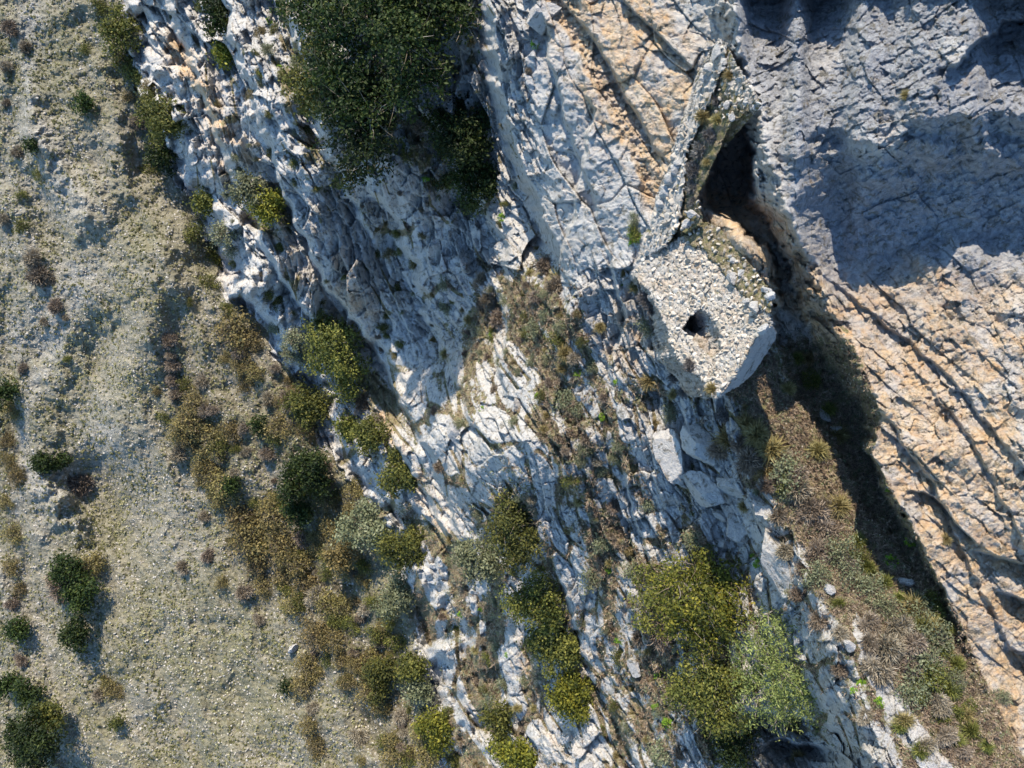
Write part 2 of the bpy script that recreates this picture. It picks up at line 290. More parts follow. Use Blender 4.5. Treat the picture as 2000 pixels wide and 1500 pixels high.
def make_mat(name):
    m = bpy.data.materials.new(name); m.use_nodes = True; nt = m.node_tree
    for n in list(nt.nodes):
        if n.type != 'OUTPUT_MATERIAL': nt.nodes.remove(n)
    out = [n for n in nt.nodes if n.type == 'OUTPUT_MATERIAL'][0]
    b = nt.nodes.new('ShaderNodeBsdfPrincipled'); nt.links.new(b.outputs[0], out.inputs[0])
    b.inputs['Roughness'].default_value = .9
    b.inputs['Specular IOR Level'].default_value = .15
    return m, nt, b
def N(nt, t, **kw):
    n = nt.nodes.new(t)
    for k, v in kw.items(): setattr(n, k, v)
    return n
def noise(nt, scale, detail=4, rough=.6, vec=None, dist=0):
    n = N(nt, 'ShaderNodeTexNoise'); n.inputs['Scale'].default_value = scale; n.inputs['Detail'].default_value = detail
    n.inputs['Roughness'].default_value = rough; n.inputs['Distortion'].default_value = dist
    if vec is not None: nt.links.new(vec, n.inputs['Vector'])
    return n
def ramp(nt, src, stops):
    r = N(nt, 'ShaderNodeValToRGB'); e = r.color_ramp.elements
    while len(e) < len(stops): e.new(.5)
    for i, (p, c) in enumerate(stops): e[i].position = p; e[i].color = (*c, 1)
    nt.links.new(src, r.inputs[0]); return r
def mixc(nt, fac, a, b, mode='MIX'):
    m = N(nt, 'ShaderNodeMix', data_type='RGBA', blend_type=mode)
    for s, v in ((m.inputs[0], fac), (m.inputs[6], a), (m.inputs[7], b)):
        if isinstance(v, (int, float)): s.default_value = v
        elif isinstance(v, tuple): s.default_value = (*v, 1)
        else: nt.links.new(v, s)
    return m.outputs[2]
def math_(nt, op, a, b=None, clamp=False):
    m = N(nt, 'ShaderNodeMath', operation=op, use_clamp=clamp)
    for i, v in enumerate((a, b)):
        if v is None: continue
        if isinstance(v, (int, float)): m.inputs[i].default_value = v
        else: nt.links.new(v, m.inputs[i])
    return m.outputs[0]
def bump(nt, b, h, strength, dist):
    bp = N(nt, 'ShaderNodeBump'); bp.inputs['Strength'].default_value = strength; bp.inputs['Distance'].default_value = dist
    nt.links.new(h, bp.inputs['Height']); nt.links.new(bp.outputs[0], b.inputs['Normal'])

def rock_material():
    m, nt, b = make_mat('limestone')
    co = N(nt, 'ShaderNodeTexCoord').outputs['Object']
    at = N(nt, 'ShaderNodeAttribute', attribute_name='mask'); sp = N(nt, 'ShaderNodeSeparateColor'); nt.links.new(at.outputs['Color'], sp.inputs[0])
    n1 = noise(nt, .8, 6, .65, co); n2 = noise(nt, 5, 5, .7, co); n3 = noise(nt, 22, 4, .7, co)
    base = ramp(nt, n1.outputs[0], [(.3, (.35, .345, .33)), (.5, (.49, .475, .445)), (.7, (.58, .545, .495))]).outputs[0]
    base = mixc(nt, .55, base, ramp(nt, n2.outputs[0], [(.3, (.40, .395, .38)), (.5, (.56, .545, .515)), (.68, (.63, .60, .55))]).outputs[0])
    ocol = ramp(nt, n2.outputs[0], [(.30, (.42, .21, .09)), (.45, (.60, .36, .16)), (.58, (.67, .49, .28)), (.70, (.56, .52, .46))]).outputs[0]
    ocol2 = ramp(nt, n1.outputs[0], [(.35, (.52, .34, .20)), (.6, (.60, .50, .36))]).outputs[0]
    ocol = mixc(nt, .45, ocol, ocol2)
    of = math_(nt, 'MULTIPLY', sp.outputs[0], ramp(nt, noise(nt, 2.2, 5, .7, co).outputs[0], [(.3, (.35,)*3), (.6, (1,)*3)]).outputs[0], True)
    col = mixc(nt, of, base, ocol)
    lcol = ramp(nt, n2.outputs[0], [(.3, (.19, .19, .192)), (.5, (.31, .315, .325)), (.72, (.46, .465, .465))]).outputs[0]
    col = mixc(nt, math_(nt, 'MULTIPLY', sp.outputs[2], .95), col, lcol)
    # small dark pockets of moss and lichen
    pk = ramp(nt, noise(nt, 3.3, 6, .75, co, .4).outputs[0], [(.53, (0,)*3), (.61, (.8,)*3)]).outputs[0]
    col = mixc(nt, pk, col, (.15, .135, .10))
    rs = ramp(nt, noise(nt, 1.6, 6, .75, co, .8).outputs[0], [(.60, (0,)*3), (.70, (.5,)*3)]).outputs[0]
    col = mixc(nt, rs, col, (.40, .27, .17))
    scol = ramp(nt, n3.outputs[0], [(.3, (.09, .068, .042)), (.45, (.21, .165, .105)), (.58, (.35, .285, .19)), (.7, (.52, .455, .35))]).outputs[0]
    scol = mixc(nt, ramp(nt, n2.outputs[0], [(.45, (0,)*3), (.58, (.75,)*3)]).outputs[0], scol, (.17, .165, .065))
    sf = math_(nt, 'ADD', sp.outputs[1], math_(nt, 'MULTIPLY', math_(nt, 'SUBTRACT', n2.outputs[0], .5), 1.3))
    sf = ramp(nt, sf, [(.38, (0,)*3), (.55, (1,)*3)]).outputs[0]
    col = mixc(nt, sf, col, scol)
    nt.links.new(col, b.inputs['Base Color'])
    h = math_(nt, 'ADD', noise(nt, 9, 8, .72, co).outputs[0], math_(nt, 'MULTIPLY', n3.outputs[0], .4))
    bump(nt, b, h, 1.0, .16)
    return m
def hill_material():
    m, nt, b = make_mat('stony_ground')
    co = N(nt, 'ShaderNodeTexCoord').outputs['Object']
    v = N(nt, 'ShaderNodeTexVoronoi'); v.inputs['Scale'].default_value = 2.6; nt.links.new(co, v.inputs['Vector'])
    n1 = noise(nt, .12, 5, .6, co); n2 = noise(nt, 3.2, 6, .7, co)
    st = ramp(nt, n2.outputs[0], [(.32, (.10, .085, .055)), (.45, (.245, .215, .15)), (.6, (.41, .37, .295)), (.72, (.53, .495, .425))]).outputs[0]
    st = mixc(nt, .5, st, ramp(nt, v.outputs['Color'], [(0, (.15, .135, .095)), (1, (.38, .35, .29))]).outputs[0])
    gr = ramp(nt, n2.outputs[0], [(.35, (.08, .078, .03)), (.6, (.19, .175, .085))]).outputs[0]
    col = mixc(nt, ramp(nt, n1.outputs[0], [(.38, (.1,)*3), (.62, (.6,)*3)]).outputs[0], st, gr)
    at = N(nt, 'ShaderNodeAttribute', attribute_name='mask'); sp = N(nt, 'ShaderNodeSeparateColor'); nt.links.new(at.outputs['Color'], sp.inputs[0])
    pale = ramp(nt, n2.outputs[0], [(.3, (.17, .16, .14)), (.5, (.40, .385, .355)), (.68, (.54, .52, .49))]).outputs[0]
    col = mixc(nt, math_(nt, 'MULTIPLY', sp.outputs[0], .5), col, pale)
    col = mixc(nt, math_(nt, 'MULTIPLY', sp.outputs[1], .8), col, ramp(nt, n2.outputs[0], [(.35, (.05, .04, .02)), (.6, (.14, .11, .06)), (.75, (.28, .24, .17))]).outputs[0])
    nt.links.new(col, b.inputs['Base Color'])
    bump(nt, b, n2.outputs[0], 1, .35)
    return m
M_ROCK = rock_material(); M_HILL = hill_material()

def grid_object(name, face_mask, mat):
    ny, nx = D.shape
    idx = np.arange(ny*nx).reshape(ny, nx)
    q4 = np.stack([idx[:-1, :-1], idx[1:, :-1], idx[1:, 1:], idx[:-1, 1:]], -1)[face_mask]
    used = np.unique(q4); remap = np.full(ny*nx, -1, np.int64); remap[used] = np.arange(len(used))
    f = remap[q4]
    co = np.stack([X.ravel()[used], Y.ravel()[used], Z.ravel()[used]], -1).astype(np.float32)
    me = mesh_np(name, co, f)
    a = me.color_attributes.new('mask', 'FLOAT_COLOR', 'POINT')
    cc = np.ones((len(used), 4), np.float32)
    cc[:, 0] = och.ravel()[used]; cc[:, 1] = soilh.ravel()[used]; cc[:, 2] = lich_shade.ravel()[used]
    a.data.foreach_set('color', cc.ravel())
    me.materials.append(mat)
    o = bpy.data.objects.new(name, me); C.objects.link(o); o['kind'] = 'structure'
    return o
def mesh_np(name, co, faces, smooth=True):
    """faces: (n,k) array"""
    me = bpy.data.meshes.new(name); k = faces.shape[1]; n = len(faces)
    me.vertices.add(len(co)); me.vertices.foreach_set('co', np.ascontiguousarray(co, np.float32).ravel())
    me.loops.add(n*k); me.loops.foreach_set('vertex_index', np.ascontiguousarray(faces, np.int32).ravel())
    me.polygons.add(n); me.polygons.foreach_set('loop_start', np.arange(0, n*k, k, dtype=np.int32)); me.polygons.foreach_set('loop_total', np.full(n, k, np.int32))
    me.polygons.foreach_set('use_smooth', np.full(n, smooth, bool))
    me.update(calc_edges=True); return me
hf = hill[:-1, :-1] > .5
lf = (led[:-1, :-1] > .5) & ~hf
grid_object('hillside', hf, M_HILL)
grid_object('ledge_ground', lf, M_ROCK)
grid_object('cliff', ~hf & ~lf, M_ROCK)
#@@VEG
# ------------------------------------------------------------------ things: bookkeeping
def tag(o, label=None, cat=None, group=None, kind=None):
    if label: o['label'] = label
    if cat: o['category'] = cat
    if group: o['group'] = group
    if kind: o['kind'] = kind
    return o
def link(name, me, parent=None):
    o = bpy.data.objects.new(name, me); C.objects.link(o)
    if parent: o.parent = parent
    return o
def copy_tree(o, parent=None):
    c = o.copy(); C.objects.link(c); c.parent = parent
    for k in ('label', 'group'):
        if k in c and parent is None: del c[k]
    for ch in list(o.children): copy_tree(ch, c)
    return c
def solve(u, v, h):
    """picture point of the ground under something whose middle, h above it, shows at (u, v)"""
    a, b = u, v
    for i in range(6):
        d = lookup(D, a, b); k = (d-h)/d
        a = 1000+(u-1000)*k; b = 750+(v-750)*k
    return a, b

# ------------------------------------------------------------------ leaf, twig and stone geometry (numpy)
def unit(n, zmin=-1.0):
    z = RNG.uniform(zmin, 1, n); a = RNG.uniform(0, 6.2832, n); r = np.sqrt(1-z*z)
    return np.stack([r*np.cos(a), r*np.sin(a), z], -1)
def norm(v): return v/np.maximum(np.linalg.norm(v, axis=-1, keepdims=True), 1e-6)
def leaves(P, Nn, size, aspect=.55, jit=.9):
    """one pointed quad per point, roughly facing Nn"""
    n = len(P); nn = norm(Nn+RNG.normal(0, jit, (n, 3)))
    t = norm(np.cross(nn, RNG.normal(0, 1, (n, 3)))); b = np.cross(nn, t)
    s = (size*RNG.uniform(.45, 1.5, n))[:, None]
    co = np.stack([P-t*s, P+b*s*aspect+nn*s*.12, P+t*s, P-b*s*aspect+nn*s*.12], 1).reshape(-1, 3)
    return co, np.arange(n*4).reshape(n, 4)
def blades(B, Dr, L, w, droop=.35):
    """curved tapering blades: two quads each"""
    n = len(B); L = np.broadcast_to(L, (n,))[:, None]; side = norm(np.cross(Dr, RNG.normal(0, 1, (n, 3))))*w
    mid = B+Dr*L*.55; tip = B+Dr*L*.95+RNG.normal(0, .10, (n, 3))*L; tip[:, 2] -= (droop*L[:, 0])*(1-np.abs(Dr[:, 2])*.6)
    co = np.stack([B-side, B+side, mid+side*.8, mid-side*.8, tip+side*.25, tip-side*.25], 1).reshape(-1, 3)
    i = np.arange(n)[:, None]*6
    return co, np.concatenate([i+[0, 1, 2, 3], i+[3, 2, 4, 5]], 0)
def tube(path, radii, k=5):
    path = np.array(path, float); co = []; f = []
    for i, p in enumerate(path):
        d = path[min(i+1, len(path)-1)]-path[max(i-1, 0)]; d = d/ (np.linalg.norm(d)+1e-9)
        a = np.cross(d, [.3, .5, .8]); a /= np.linalg.norm(a)+1e-9; b = np.cross(d, a)
        for j in range(k):
            t = 6.2832*j/k; co.append(p+(a*math.cos(t)+b*math.sin(t))*radii[i])
    for i in range(len(path)-1):
        for j in range(k): f.append([i*k+j, i*k+(j+1) % k, (i+1)*k+(j+1) % k, (i+1)*k+j])
    return np.array(co), np.array(f)
def join(parts):
    co = []; f = []; o = 0
    for c, q in parts: co.append(c); f.append(q+o); o += len(c)
    return np.concatenate(co), np.concatenate(f)
def set_tone(me, tone):
    a = me.color_attributes.new('tone', 'FLOAT_COLOR', 'POINT'); c = np.ones((len(me.vertices), 4), np.float32)
    c[:, 0] = tone[:, 0]; c[:, 1] = tone[:, 1]; a.data.foreach_set('color', c.ravel())
def leaf_mesh(name, parts, mat, tones=None):
    co, f = join(parts); me = mesh_np(name, co, f, False)
    if tones is None: tones = np.stack([np.repeat(RNG.random(len(co)//4+1), 4)[:len(co)], RNG.random(len(co))], -1)
    set_tone(me, tones); me.materials.append(mat); return me

def veg_mat(name, stops, trans=.35, hue=.03, rough=.65, spec=.3):
    m, nt, b = make_mat(name); b.inputs['Roughness'].default_value = rough; b.inputs['Specular IOR Level'].default_value = spec
    at = N(nt, 'ShaderNodeAttribute', attribute_name='tone'); sp = N(nt, 'ShaderNodeSeparateColor'); nt.links.new(at.outputs['Color'], sp.inputs[0])
    oi = N(nt, 'ShaderNodeObjectInfo'); co = N(nt, 'ShaderNodeTexCoord').outputs['Object']
    n = noise(nt, 3.0, 3, .6, co)
    t = math_(nt, 'ADD', math_(nt, 'MULTIPLY', sp.outputs[0], .7), math_(nt, 'MULTIPLY', math_(nt, 'SUBTRACT', n.outputs[0], .35), .9))
    t = math_(nt, 'ADD', t, math_(nt, 'MULTIPLY', math_(nt, 'SUBTRACT', oi.outputs['Random'], .5), .25), True)
    col = ramp(nt, t, stops).outputs[0]
    hs = N(nt, 'ShaderNodeHueSaturation'); nt.links.new(col, hs.inputs['Color'])
    nt.links.new(math_(nt, 'ADD', .5-hue/2, math_(nt, 'MULTIPLY', oi.outputs['Random'], hue)), hs.inputs['Hue'])
    nt.links.new(hs.outputs[0], b.inputs['Base Color'])
    if trans:
        tr = N(nt, 'ShaderNodeBsdfTranslucent'); nt.links.new(hs.outputs[0], tr.inputs[0]); mx = N(nt, 'ShaderNodeMixShader')
        mx.inputs[0].default_value = trans; nt.links.new(b.outputs[0], mx.inputs[1]); nt.links.new(tr.outputs[0], mx.inputs[2])
        out = [q_ for q_ in nt.nodes if q_.type == 'OUTPUT_MATERIAL'][0]; nt.links.new(mx.outputs[0], out.inputs[0])
    return m
VM = dict(
  dark=veg_mat('evergreen_leaves', [(0, (.006, .013, .003)), (.4, (.019, .036, .007)), (.75, (.055, .080, .014)), (1, (.15, .16, .035))]),
  olive=veg_mat('olive_leaves', [(0, (.028, .036, .010)), (.4, (.075, .085, .018)), (.75, (.18, .175, .035)), (1, (.33, .29, .07))]),
  yellow=veg_mat('yellow_green_leaves', [(0, (.025, .036, .007)), (.35, (.085, .10, .014)), (.7, (.23, .22, .026)), (1, (.46, .40, .06))]),
  juniper=veg_mat('grey_green_sprays', [(0, (.05, .08, .02)), (.4, (.17, .225, .06)), (.75, (.36, .42, .14)), (1, (.52, .55, .25))]),
  scrub=veg_mat('bronze_scrub', [(0, (.05, .045, .02)), (.4, (.14, .115, .04)), (.75, (.26, .20, .07)), (1, (.38, .30, .13))], .25),
  bare=veg_mat('bare_twigs', [(0, (.08, .06, .04)), (.5, (.23, .185, .13)), (1, (.42, .36, .28))], .1),
  grey=veg_mat('grey_dry_heath', [(0, (.06, .055, .05)), (.5, (.20, .185, .17)), (1, (.36, .34, .31))], .1),
  straw=veg_mat('straw_blades', [(0, (.09, .07, .025)), (.5, (.27, .22, .085)), (1, (.48, .40, .20))], .3),
  bright=veg_mat('bright_green_leaves', [(0, (.05, .12, .01)), (.5, (.14, .27, .02)), (1, (.36, .45, .04))], .35),
  sage=veg_mat('sage_leaves', [(0, (.06, .07, .035)), (.5, (.16, .175, .09)), (1, (.30, .30, .18))], .25),
  tuss=veg_mat('dry_meadow_tufts', [(0, (.06, .06, .02)), (.35, (.155, .145, .055)), (.7, (.32, .29, .145)), (1, (.54, .49, .32))], .25),
  grass=veg_mat('green_grass_blades', [(0, (.045, .055, .012)), (.5, (.15, .165, .035)), (1, (.36, .33, .10))], .3),
  pink=veg_mat('dry_stems', [(0, (.10, .075, .05)), (.4, (.26, .20, .13)), (.75, (.46, .38, .25)), (1, (.64, .57, .40))], .2))
def bark_mat():
    m, nt, b = make_mat('bark'); co = N(nt, 'ShaderNodeTexCoord').outputs['Object']
    n = noise(nt, 14, 4, .7, co); nt.links.new(ramp(nt, n.outputs[0], [(.3, (.10, .08, .065)), (.6, (.30, .27, .23)), (.75, (.42, .39, .35))]).outputs[0], b.inputs['Base Color'])
    bump(nt, b, n.outputs[0], .6, .02); return m
BARK = bark_mat()

def lobes_for(ax, ay, az, n, spread=.62, rr=(.2, .46)):
    """a few balls filling an ellipsoid ax x ay x az about the origin"""
    L = [(0, 0, az*.1, min(ax, ay)*.5)]; n = int(n*1.8)
    for i in range(n):
        a = 6.2832*(i+rnd.random()*.7)/n*2.0; k = spread*rnd.uniform(.45, 1.45)
        L.append((math.cos(a)*ax*k, math.sin(a)*ay*k, az*rnd.uniform(-.35, .45), min(ax, ay)*rnd.uniform(*rr)))
    return L
def crown_parts(L, nleaf, size, sprig=20, aspect=.55, ragged=.26, jit=.9):
    L = np.array(L); w = L[:, 3]**2; w /= w.sum(); ns = max(8, nleaf//sprig)
    k = RNG.choice(len(L), ns, p=w); d = unit(ns, -.55); r = L[k, 3]*(1+.5*perlin(d[:, 0]*2.3+k*3.1, d[:, 1]*2.3+d[:, 2]*2, int(RNG.integers(999))))
    rad = r*(RNG.uniform(.72, 1.04, ns)+ragged*RNG.normal(0, 1, ns)*.6)
    inner = RNG.random(ns) < .2; rad = np.where(inner, r*RNG.uniform(.25, .7, ns), rad)
    cpt = L[k, :3]+d*rad[:, None]
    tone_s = np.clip(RNG.normal(.5, .22, ns), 0, 1)
    m = sprig; P = np.repeat(cpt, m, 0)+RNG.normal(0, 1, (ns*m, 3))*(size*2.5)
    Nn = np.repeat(d, m, 0)*1.1+np.array([0, 0, .5])
    co, f = leaves(P, Nn, size, aspect, jit)
    tone = np.stack([np.clip(np.repeat(np.repeat(tone_s, m)+RNG.normal(0, .13, ns*m), 4), 0, 1), np.zeros(ns*m*4)], -1)
    return co, f, tone, cpt
def limb(a, b, r0, r1, k=5, bend=.12):
    a = np.array(a, float); b = np.array(b, float); n = 5; L = np.linalg.norm(b-a)
    off = RNG.normal(0, bend*L, (n+1, 3)); off[0] = 0; off[-1] *= .2
    t = np.linspace(0, 1, n+1)
    off = off*np.sin(t*3.14159)[:, None]
    return tube(a+(b-a)*t[:, None]+off, r0+(r1-r0)*t, k)
def make_tree(name, L, nleaf, size, mat, height, trunk_r=None, outer=5, twigs=0, **kw):
    """root at the foot; the crown balls L are given about the crown's middle, `height` above the foot"""
    root = link(name, None)
    co, f, tone, cpt = crown_parts(L, nleaf, size, **kw); co[:, 2] += height
    me = mesh_np('crown', co, f, False); set_tone(me, tone); me.materials.append(mat); link('crown', me, root)
    R = max(l[3] for l in L); tr = trunk_r or R*.09
    parts = [limb((0, 0, -.3*height), (L[0][0]*.4, L[0][1]*.4, height*.8), tr, tr*.7, 6, .06)]
    for l in L[1:]: parts.append(limb((L[0][0]*.3, L[0][1]*.3, height*.55), (l[0], l[1], l[2]+height), tr*.6, tr*.2))
    pick = RNG.choice(len(cpt), min(len(cpt), outer*len(L)), False)
    for i in pick:
        l = min(L, key=lambda q_: (q_[0]-cpt[i][0])**2+(q_[1]-cpt[i][1])**2)
        e_ = cpt[i]*[1, 1, 1]+[0, 0, height]; parts.append(limb((l[0], l[1], l[2]+height-l[3]*.2), e_, tr*.22, tr*.07, 4, .1))
    c2, f2 = join(parts); m2 = mesh_np('trunk', c2, f2); m2.materials.append(BARK); link('trunk', m2, root)
    if twigs:
        l = np.array(L); k = RNG.choice(len(l), twigs); d = unit(twigs, -.2)
        B = l[k, :3]+d*l[k, 3:4]*.55+[0, 0, height]
        c3, f3 = blades(B, norm(d+RNG.normal(0, .4, d.shape)), R*RNG.uniform(.35, .75, twigs), R*.008, .05)
        m3 = leaf_mesh('twigs', [(c3, f3)], VM['bare']); link('twigs', m3, root)
    return root
def make_dome(name, mat, part='foliage', n=1500, size=.06, twig=250, tmat='bare', flat=.7, lob=4, sprig=8, **kw):
    """unit shrub, about one metre in radius, its foot at the origin"""
    root = link(name, None)
    L = [(x, y, z*flat+.25, r) for x, y, z, r in lobes_for(1, 1, .6, lob, .6, (.28, .55))]
    co, f, tone, cpt = crown_parts(L, n, size, sprig=sprig, ragged=.3, **kw); co[:, 2] = np.maximum(co[:, 2], -.35)
    me = mesh_np(part, co, f, False); set_tone(me, tone); me.materials.append(mat); link(part, me, root)
    if twig:
        d = norm(unit(twig, 0)+[0, 0, .25]); B = d*RNG.uniform(.05, .6, twig)[:, None]
        c3, f3 = blades(B, norm(d+RNG.normal(0, .25, d.shape)), RNG.uniform(.3, .62, twig), .011, .05)
        link('twigs', leaf_mesh('twigs', [(c3, f3)], VM[tmat]), root)
    return root
def make_twiggy(name, mat, n=1500, w=.012, part='twigs'):
    root = link(name, None)
    k = 9; c = unit(k, .0)*.38*RNG.uniform(.3, 1.1, k)[:, None]
    kk = RNG.choice(k, n); d = norm(unit(n, -.1)+[0, 0, .2])
    B = c[kk]+d*RNG.uniform(0, .35, n)[:, None]
    co, f = blades(B, norm(d+RNG.normal(0, .35, d.shape)), RNG.uniform(.15, .42, n), w, .05)
    t = np.repeat(np.clip(RNG.normal(.5, .22, k)[kk]+RNG.normal(0, .15, n), 0, 1), 6)
    me = mesh_np(part, co, f, False); set_tone(me, np.stack([t, t], -1)); me.materials.append(mat); link(part, me, root)
    st = [limb((0, 0, -.3), c[i]*.9, .035, .012, 4) for i in range(k)]
    c2, f2 = join(st); m2 = mesh_np('stems', c2, f2); m2.materials.append(BARK); link('stems', m2, root)
    return root
def make_tuft(name, mat, n=620, w=.026, up=.35, droop=.4):
    d = norm(unit(n, 0)*[1, 1, .9]+[0, 0, up]); B = d*.06*RNG.random((n, 1)); B[:, 2] -= .05
    co, f = blades(B, d, RNG.uniform(.55, 1.05, n), w, droop)
    t = np.repeat(np.clip(RNG.normal(.5, .25, n), 0, 1), 6)
    me = mesh_np(name, co, f, False); set_tone(me, np.stack([t, t], -1)); me.materials.append(mat)
    return link(name, me)
def make_rosette(name, mat, n=150):
    k = 12; c = unit(k, .1)*[.6, .6, .35]; kk = RNG.choice(k, n); P = c[kk]+RNG.normal(0, .13, (n, 3))
    co, f = leaves(P, np.tile([0, 0, 1.], (n, 1))+norm(P)*.6, .16, .42, .45)
    t = np.repeat(np.clip(RNG.normal(.55, .22, n), 0, 1), 4)
    me = mesh_np(name, co, f, False); set_tone(me, np.stack([t, t], -1)); me.materials.append(mat)
    return link(name, me)

# stones
def ico(sub):
    import bmesh
    bm = bmesh.new(); bmesh.ops.create_icosphere(bm, subdivisions=sub, radius=1)
    v = np.array([x.co[:] for x in bm.verts]); f = np.array([[q_.index for q_ in p.verts] for p in bm.faces]); bm.free(); return v, f
ICO = {k: ico(k) for k in (1, 2, 4, 5)}
def rock_shape(sub, cuts=9, depth=(.45, .8), rough=0.0):
    v, f = ICO[sub]; v = v.copy()
    for i in range(cuts):
        n = unit(1)[0]; h = rnd.uniform(*depth); d = v@n
        v = v-np.maximum(d-h, 0)[:, None]*n
    if rough:
        a = fbm(v[:, 0]*2.2+v[:, 2], v[:, 1]*2.2-v[:, 2]*.7, 4, rnd.randrange(999))+.5*fbm(v[:, 0]*6+v[:, 2]*5, v[:, 1]*6-v[:, 2]*4, 3, rnd.randrange(999))
        v = v*(1+rough*a[:, None])
    return v, f
SHP = [rock_shape(2, 10, (.4, .75)) for _ in range(14)]
SHP1 = [rock_shape(1, 7, (.45, .8)) for _ in range(10)]
def rotm(n):
    q4 = norm(RNG.normal(0, 1, (n, 4))); w, x, y, z = q4.T
    return np.stack([1-2*(y*y+z*z), 2*(x*y-z*w), 2*(x*z+y*w), 2*(x*y+z*w), 1-2*(x*x+z*z), 2*(y*z-x*w), 2*(x*z-y*w), 2*(y*z+x*w), 1-2*(x*x+y*y)], -1).reshape(n, 3, 3)
def stones(P, S, shapes=SHP, R=None):
    """many stones as one mesh: points P, half sizes S (n,3)"""
    n = len(P); R = rotm(n) if R is None else R; co = []; fs = []; o = 0; tn = []
    for i in range(n):
        v, f = shapes[rnd.randrange(len(shapes))]
        co.append((v*S[i])@R[i].T+P[i]); fs.append(f+o); o += len(v); t = rnd.random(); tn.append(np.full(len(v), t))
    t = np.concatenate(tn); return np.concatenate(co), np.concatenate(fs), np.stack([t, t], -1)
def stone_mat(name, cols, ochre=None):
    m, nt, b = make_mat(name); at = N(nt, 'ShaderNodeAttribute', attribute_name='tone'); sp = N(nt, 'ShaderNodeSeparateColor'); nt.links.new(at.outputs['Color'], sp.inputs[0])
    co = N(nt, 'ShaderNodeTexCoord').outputs['Object']; n = noise(nt, 7, 6, .7, co); n2 = noise(nt, 1.5, 3, .6, co)
    t = math_(nt, 'ADD', math_(nt, 'MULTIPLY', sp.outputs[0], .5), math_(nt, 'MULTIPLY', n.outputs[0], .6))
    c = ramp(nt, t, [(.2, cols[0]), (.5, cols[1]), (.8, cols[2])]).outputs[0]
    c = mixc(nt, ramp(nt, n2.outputs[0], [(.4, (0,)*3), (.65, (.45,)*3)]).outputs[0], c, (.46, .38, .28))
    pk = ramp(nt, noise(nt, 11, 5, .75, co).outputs[0], [(.58, (0,)*3), (.66, (.6,)*3)]).outputs[0]
    c = mixc(nt, pk, c, (.17, .155, .12))
    nt.links.new(c, b.inputs['Base Color']); bump(nt, b, n.outputs[0], .8, .03); return m
STM = stone_mat('pale_stone', [(.19, .17, .14), (.34, .31, .265), (.49, .455, .40)])
STO = stone_mat('warm_stone', [(.20, .16, .11), (.33, .28, .21), (.46, .41, .33)])
STH = stone_mat('hill_stone', [(.20, .185, .15), (.31, .29, .25), (.42, .40, .36)])
def stone_object(name, P, S, mat, parent=None, shapes=SHP, smooth=False, R=None):
    co, f, t = stones(P, S, shapes, R); me = mesh_np(name, co, f, smooth); set_tone(me, t); me.materials.append(mat); return link(name, me, parent)
def boulder(u, v, rx, ry, label, rz=0, hz=1.1, mat=None, name='boulder', cuts=12, group=None):
    s = mpp(u, v); hh = hz*min(rx, ry)*s; a, b = solve(u, v, hh*.6); g_ = ground(a, b)
    sh, f = rock_shape(5, 15, (.42, .85), .06)
    sh = sh*np.array([rx*s, ry*s, hh])*1.2
    bt = rnd.uniform(0, .22); me = mesh_np(name, sh, f, False); t = np.full((len(sh), 2), rnd.random()); set_tone(me, t); me.materials.append(mat or M_ROCK)
    a_ = me.color_attributes.new('mask', 'FLOAT_COLOR', 'POINT'); c_ = np.tile(np.array([.12, .0, bt, 1], np.float32), (len(sh), 1)); a_.data.foreach_set('color', c_.ravel())
    o = link(name, me); o.location = g_+Vector((0, 0, hh*.6)); o.rotation_euler = (rnd.uniform(-.1, .1), rnd.uniform(-.1, .1), math.radians(rz))
    return tag(o, label, 'boulder', group)

def where(u, v): return '%d%% across, %d%% down' % (round(u/20), round(v/15))

# ------------------------------------------------------------------ the ruined masonry
def inside(px, py, poly):
    r = np.zeros(px.shape, bool); n = len(poly)
    for i in range(n):
        x0, y0 = poly[i]; x1, y1 = poly[i-1]
        c = ((y0 > py) != (y1 > py)) & (px < (x1-x0)*(py-y0)/(y1-y0+1e-9)+x0); r ^= c
    return r
def plane_fit(pts):
    """depth as a plane through picture points (u, v, d), least squares"""
    a = np.array(pts, float); A_ = np.stack([a[:, 0]-1350, a[:, 1]-500, np.ones(len(a))], -1); k = np.linalg.lstsq(A_, a[:, 2], rcond=None)[0]
    return lambda u, v: (u-1350)*k[0]+(v-500)*k[1]+k[2]
def idw(pts, p=3):
    a = np.array(pts, float)
    def fn(u, v):
        u = np.asarray(u, float); v = np.asarray(v, float); w = 0; s = 0
        for x, y, d in a:
            k = 1/(((u-x)**2+(v-y)**2+200)**(p/2)); w = w+k; s = s+k*d
        return s/w
    return fn
